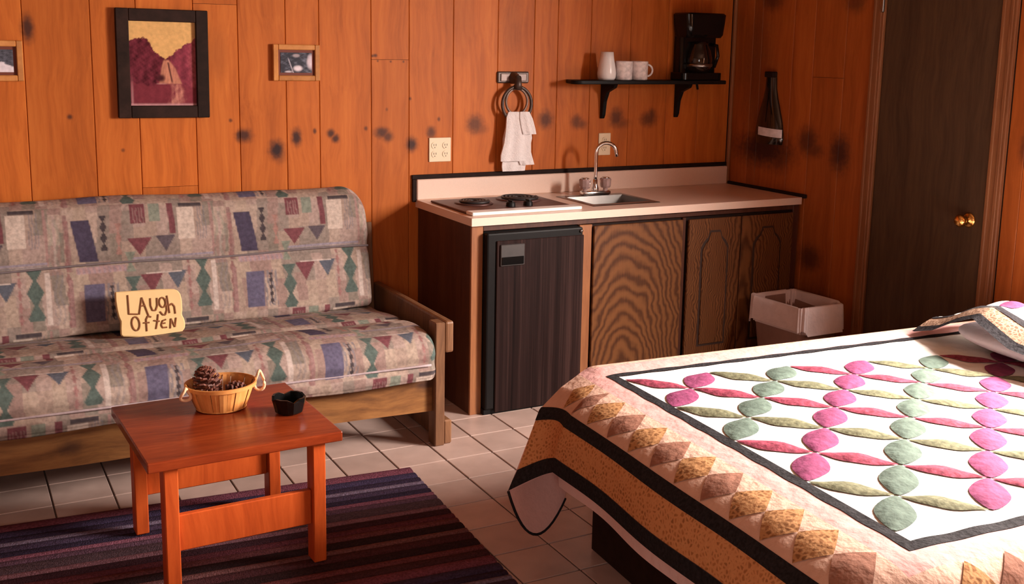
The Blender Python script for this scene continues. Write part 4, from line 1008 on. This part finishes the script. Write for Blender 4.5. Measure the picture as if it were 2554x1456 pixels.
m = MB(); m.tube([fl[i][-1] for i in range(16)], .0045, 6); m.build('flap_binding', M_qblack, qu, True)
# petals
GS, GT = .155, .140
def petal(n0, n1, mat, wid, ex=.9):
    n0 = np.array(n0); n1 = np.array(n1); L_ = np.linalg.norm(n1-n0); d = (n1-n0)/L_; pd = np.array([-d[1], d[0]])
    a = np.linspace(.03, .97, 11); b_ = np.linspace(-1, 1, 7)
    A, B_ = np.meshgrid(a, b_, indexing='ij'); hw = wid*np.sin(PI*A)**ex
    S = n0[0]+d[0]*A*L_+pd[0]*B_*hw; T = n0[1]+d[1]*A*L_+pd[1]*B_*hw
    if S.min() < .0 or T.min() < 0.0 or T.max() > TT: S = S.clip(.001, SS); T = T.clip(.001, TT-.001)
    off = .003+.007*(1-B_**2)*np.sin(PI*A)
    m = MB(); m.grid(qsurf(S, T, off)); return m.build('petal', mat, qu, True)
def node(i, j): s = i*GS; return s, .055+.1535*j+.13*(s-.155)*max(0, 1-j/8)
for i in range(0, 13):
    for j in range(0, 10):
        if (i+j) % 2: continue
        s, t = node(i, j)
        # chain petals (towards the near foot) and cross petals
        s2, t2 = node(i-1, j+1)
        if s2 > -.01 and t2 < TT+.02 and s < SS-.1: petal((s, t), (s2, t2), M_petP if ((i+j)//2) % 2 else M_petG, .050)
        s2, t2 = node(i+1, j+1)
        if s2 < SS-.1 and t2 < TT+.02: petal((s, t), (s2, t2), M_petO if ((j-i)//2) % 2 else M_petR, .038, 1.2)
# border patches: skewed squares touching corner to corner
def patch(cs, ct, along, mat, pitch):
    h = (W[3]-W[2])
    cor = np.array([(.0, .5), (.42, 0.02), (1.0, .5), (.58, .98)])
    u = np.linspace(0, 1, 7); U, V = np.meshgrid(u, u, indexing='ij')
    Q = (cor[0][None, None]*((1-U)*(1-V))[..., None]+cor[1]*((U)*(1-V))[..., None]+cor[2]*(U*V)[..., None]+cor[3]*((1-U)*V)[..., None])
    U2 = U+.02*np.sin(PI*V)*(2*U-1); V2 = V+.02*np.sin(PI*U)*(2*V-1)
    Q = (cor[0]*((1-U2)*(1-V2))[..., None]+cor[1]*(U2*(1-V2))[..., None]+cor[2]*(U2*V2)[..., None]+cor[3]*((1-U2)*V2)[..., None])
    a, d = Q[..., 0], Q[..., 1]
    if along == 't': S = -(W[2]+d*h); T = ct+a*pitch
    else: S = cs+(1-a)*pitch; T = TT+W[2]+d*h
    m = MB(); m.grid(qsurf(S, T, .0032+.003*np.sin(PI*U)*np.sin(PI*V))); m.build('patch', mat, qu, True)
pit = .123; t = -.06; k = 0
while t < TT+.02: patch(0, t, 't', M_qp1 if k % 2 == 0 or k in (9, 10) else M_qp2, pit); t += pit; k += 1
s = -.02
while s < 1.5: patch(s, 0, 's', M_qp1 if k % 2 == 0 else M_qp2, pit); s += pit; k += 1

# pillows
pl_ = thing('pillow', tuple(bpos(1.55, .3, .57)), 'pale lilac pillow under the quilted sham', 'pillow')
def superpillow(c, a, b_, h, e=2.6, nu=40, nv=20, rot=0):
    P = []
    for v in np.linspace(-1, 1, nv):
        row = []
        for u in np.linspace(0, 2*PI, nu+1):
            cu, su = math.cos(u), math.sin(u); rr = (abs(cu)**e+abs(su)**e)**(-1/e); k = math.sqrt(max(0, 1-v*v))**.8
            row.append((c[0]+a*rr*cu*k, c[1]+b_*rr*su*k, c[2]+h*v))
        P.append(row)
    return P
def bedxf(P): return [[tuple(bpos(p[0], p[1], p[2])) for p in r] for r in P]
m = MB(); m.grid(bedxf(superpillow((1.545, .44, .620), .185, .38, .046))); m.build('pillow_case', M_case, pl_, True)
sm_ = thing('pillow_sham', tuple(bpos(1.5, .4, .66)), 'quilted pillow sham with black and brown border at the bed head', 'pillow sham')
def sham(U, Tt, off=0):
    # U distance from the front hem towards the head, Tt across the bed
    hem = np.interp(Tt, [-.03, .06, .16, .27, .36, .46, .62, .85], [.585, .612, .668, .712, .690, .650, .640, .640])
    side = smooth01((Tt+.05)/.24)
    body = .055+.098*side
    z = hem*(1-smooth01(U/.30)) + smooth01(U/.30)*(.585+body) + .028*np.sin(PI*np.clip(U/.2, 0, 1)) - .03*smooth01((U-.26)/.12)
    s = 1.345+.06*np.sin(Tt*5)*0 + U*.92 + .055*smooth01((Tt-.15)/.25)*-1*(1-U/.6).clip(0, 1)
    t = Tt+.0*U
    return BO + s[..., None]*BEX + t[..., None]*BTY + (z+off)[..., None]*np.array([0, 0, 1.])
def shband(name, u0, u1, mat, off, t0=-.04, t1=.85):
    U, T = np.meshgrid(np.linspace(u0, u1, max(4, int((u1-u0)/.012))), np.linspace(t0, t1, 80), indexing='ij'); m = MB(); m.grid(sham(U, T, off)); return m.build(name, mat, sm_, True)
shband('binding', -.002, .036, M_qblack, .004)
shband('print_border', .034, .105, cloth('sham_print', (.17, .095, .06), .3, 30, print_col=(.30, .20, .14), pscale=70), .002)
shband('black_stripe', .103, .135, M_qblack, .004)
shband('white_field', .133, .37, M_quilt, .002)
def sham_petal(u, t, ru, rt, mat):
    A, B_ = np.meshgrid(np.linspace(0, 1, 6), np.linspace(0, 2*PI, 20), indexing='ij')
    m = MB(); m.grid(sham(u+ru*A*np.cos(B_), t+rt*A*np.sin(B_), .0055+.006*(1-A**2))); m.build('petal', mat, sm_, True)
for u, t, mt in ((.24, .235, M_petP), (.29, .36, M_petG), (.24, .50, M_petP), (.24, .76, M_petG)): sham_petal(u, t, .060, .045, mt)
p2 = thing('pillow', tuple(bpos(1.74, .62, .60)), 'white pillow behind the quilted sham against the right wall', 'pillow')
m = MB(); P = superpillow((1.848, .50, .655), .104, .40, .075)
m.grid(bedxf(P)); m.build('pillow_case', M_case, p2, True)
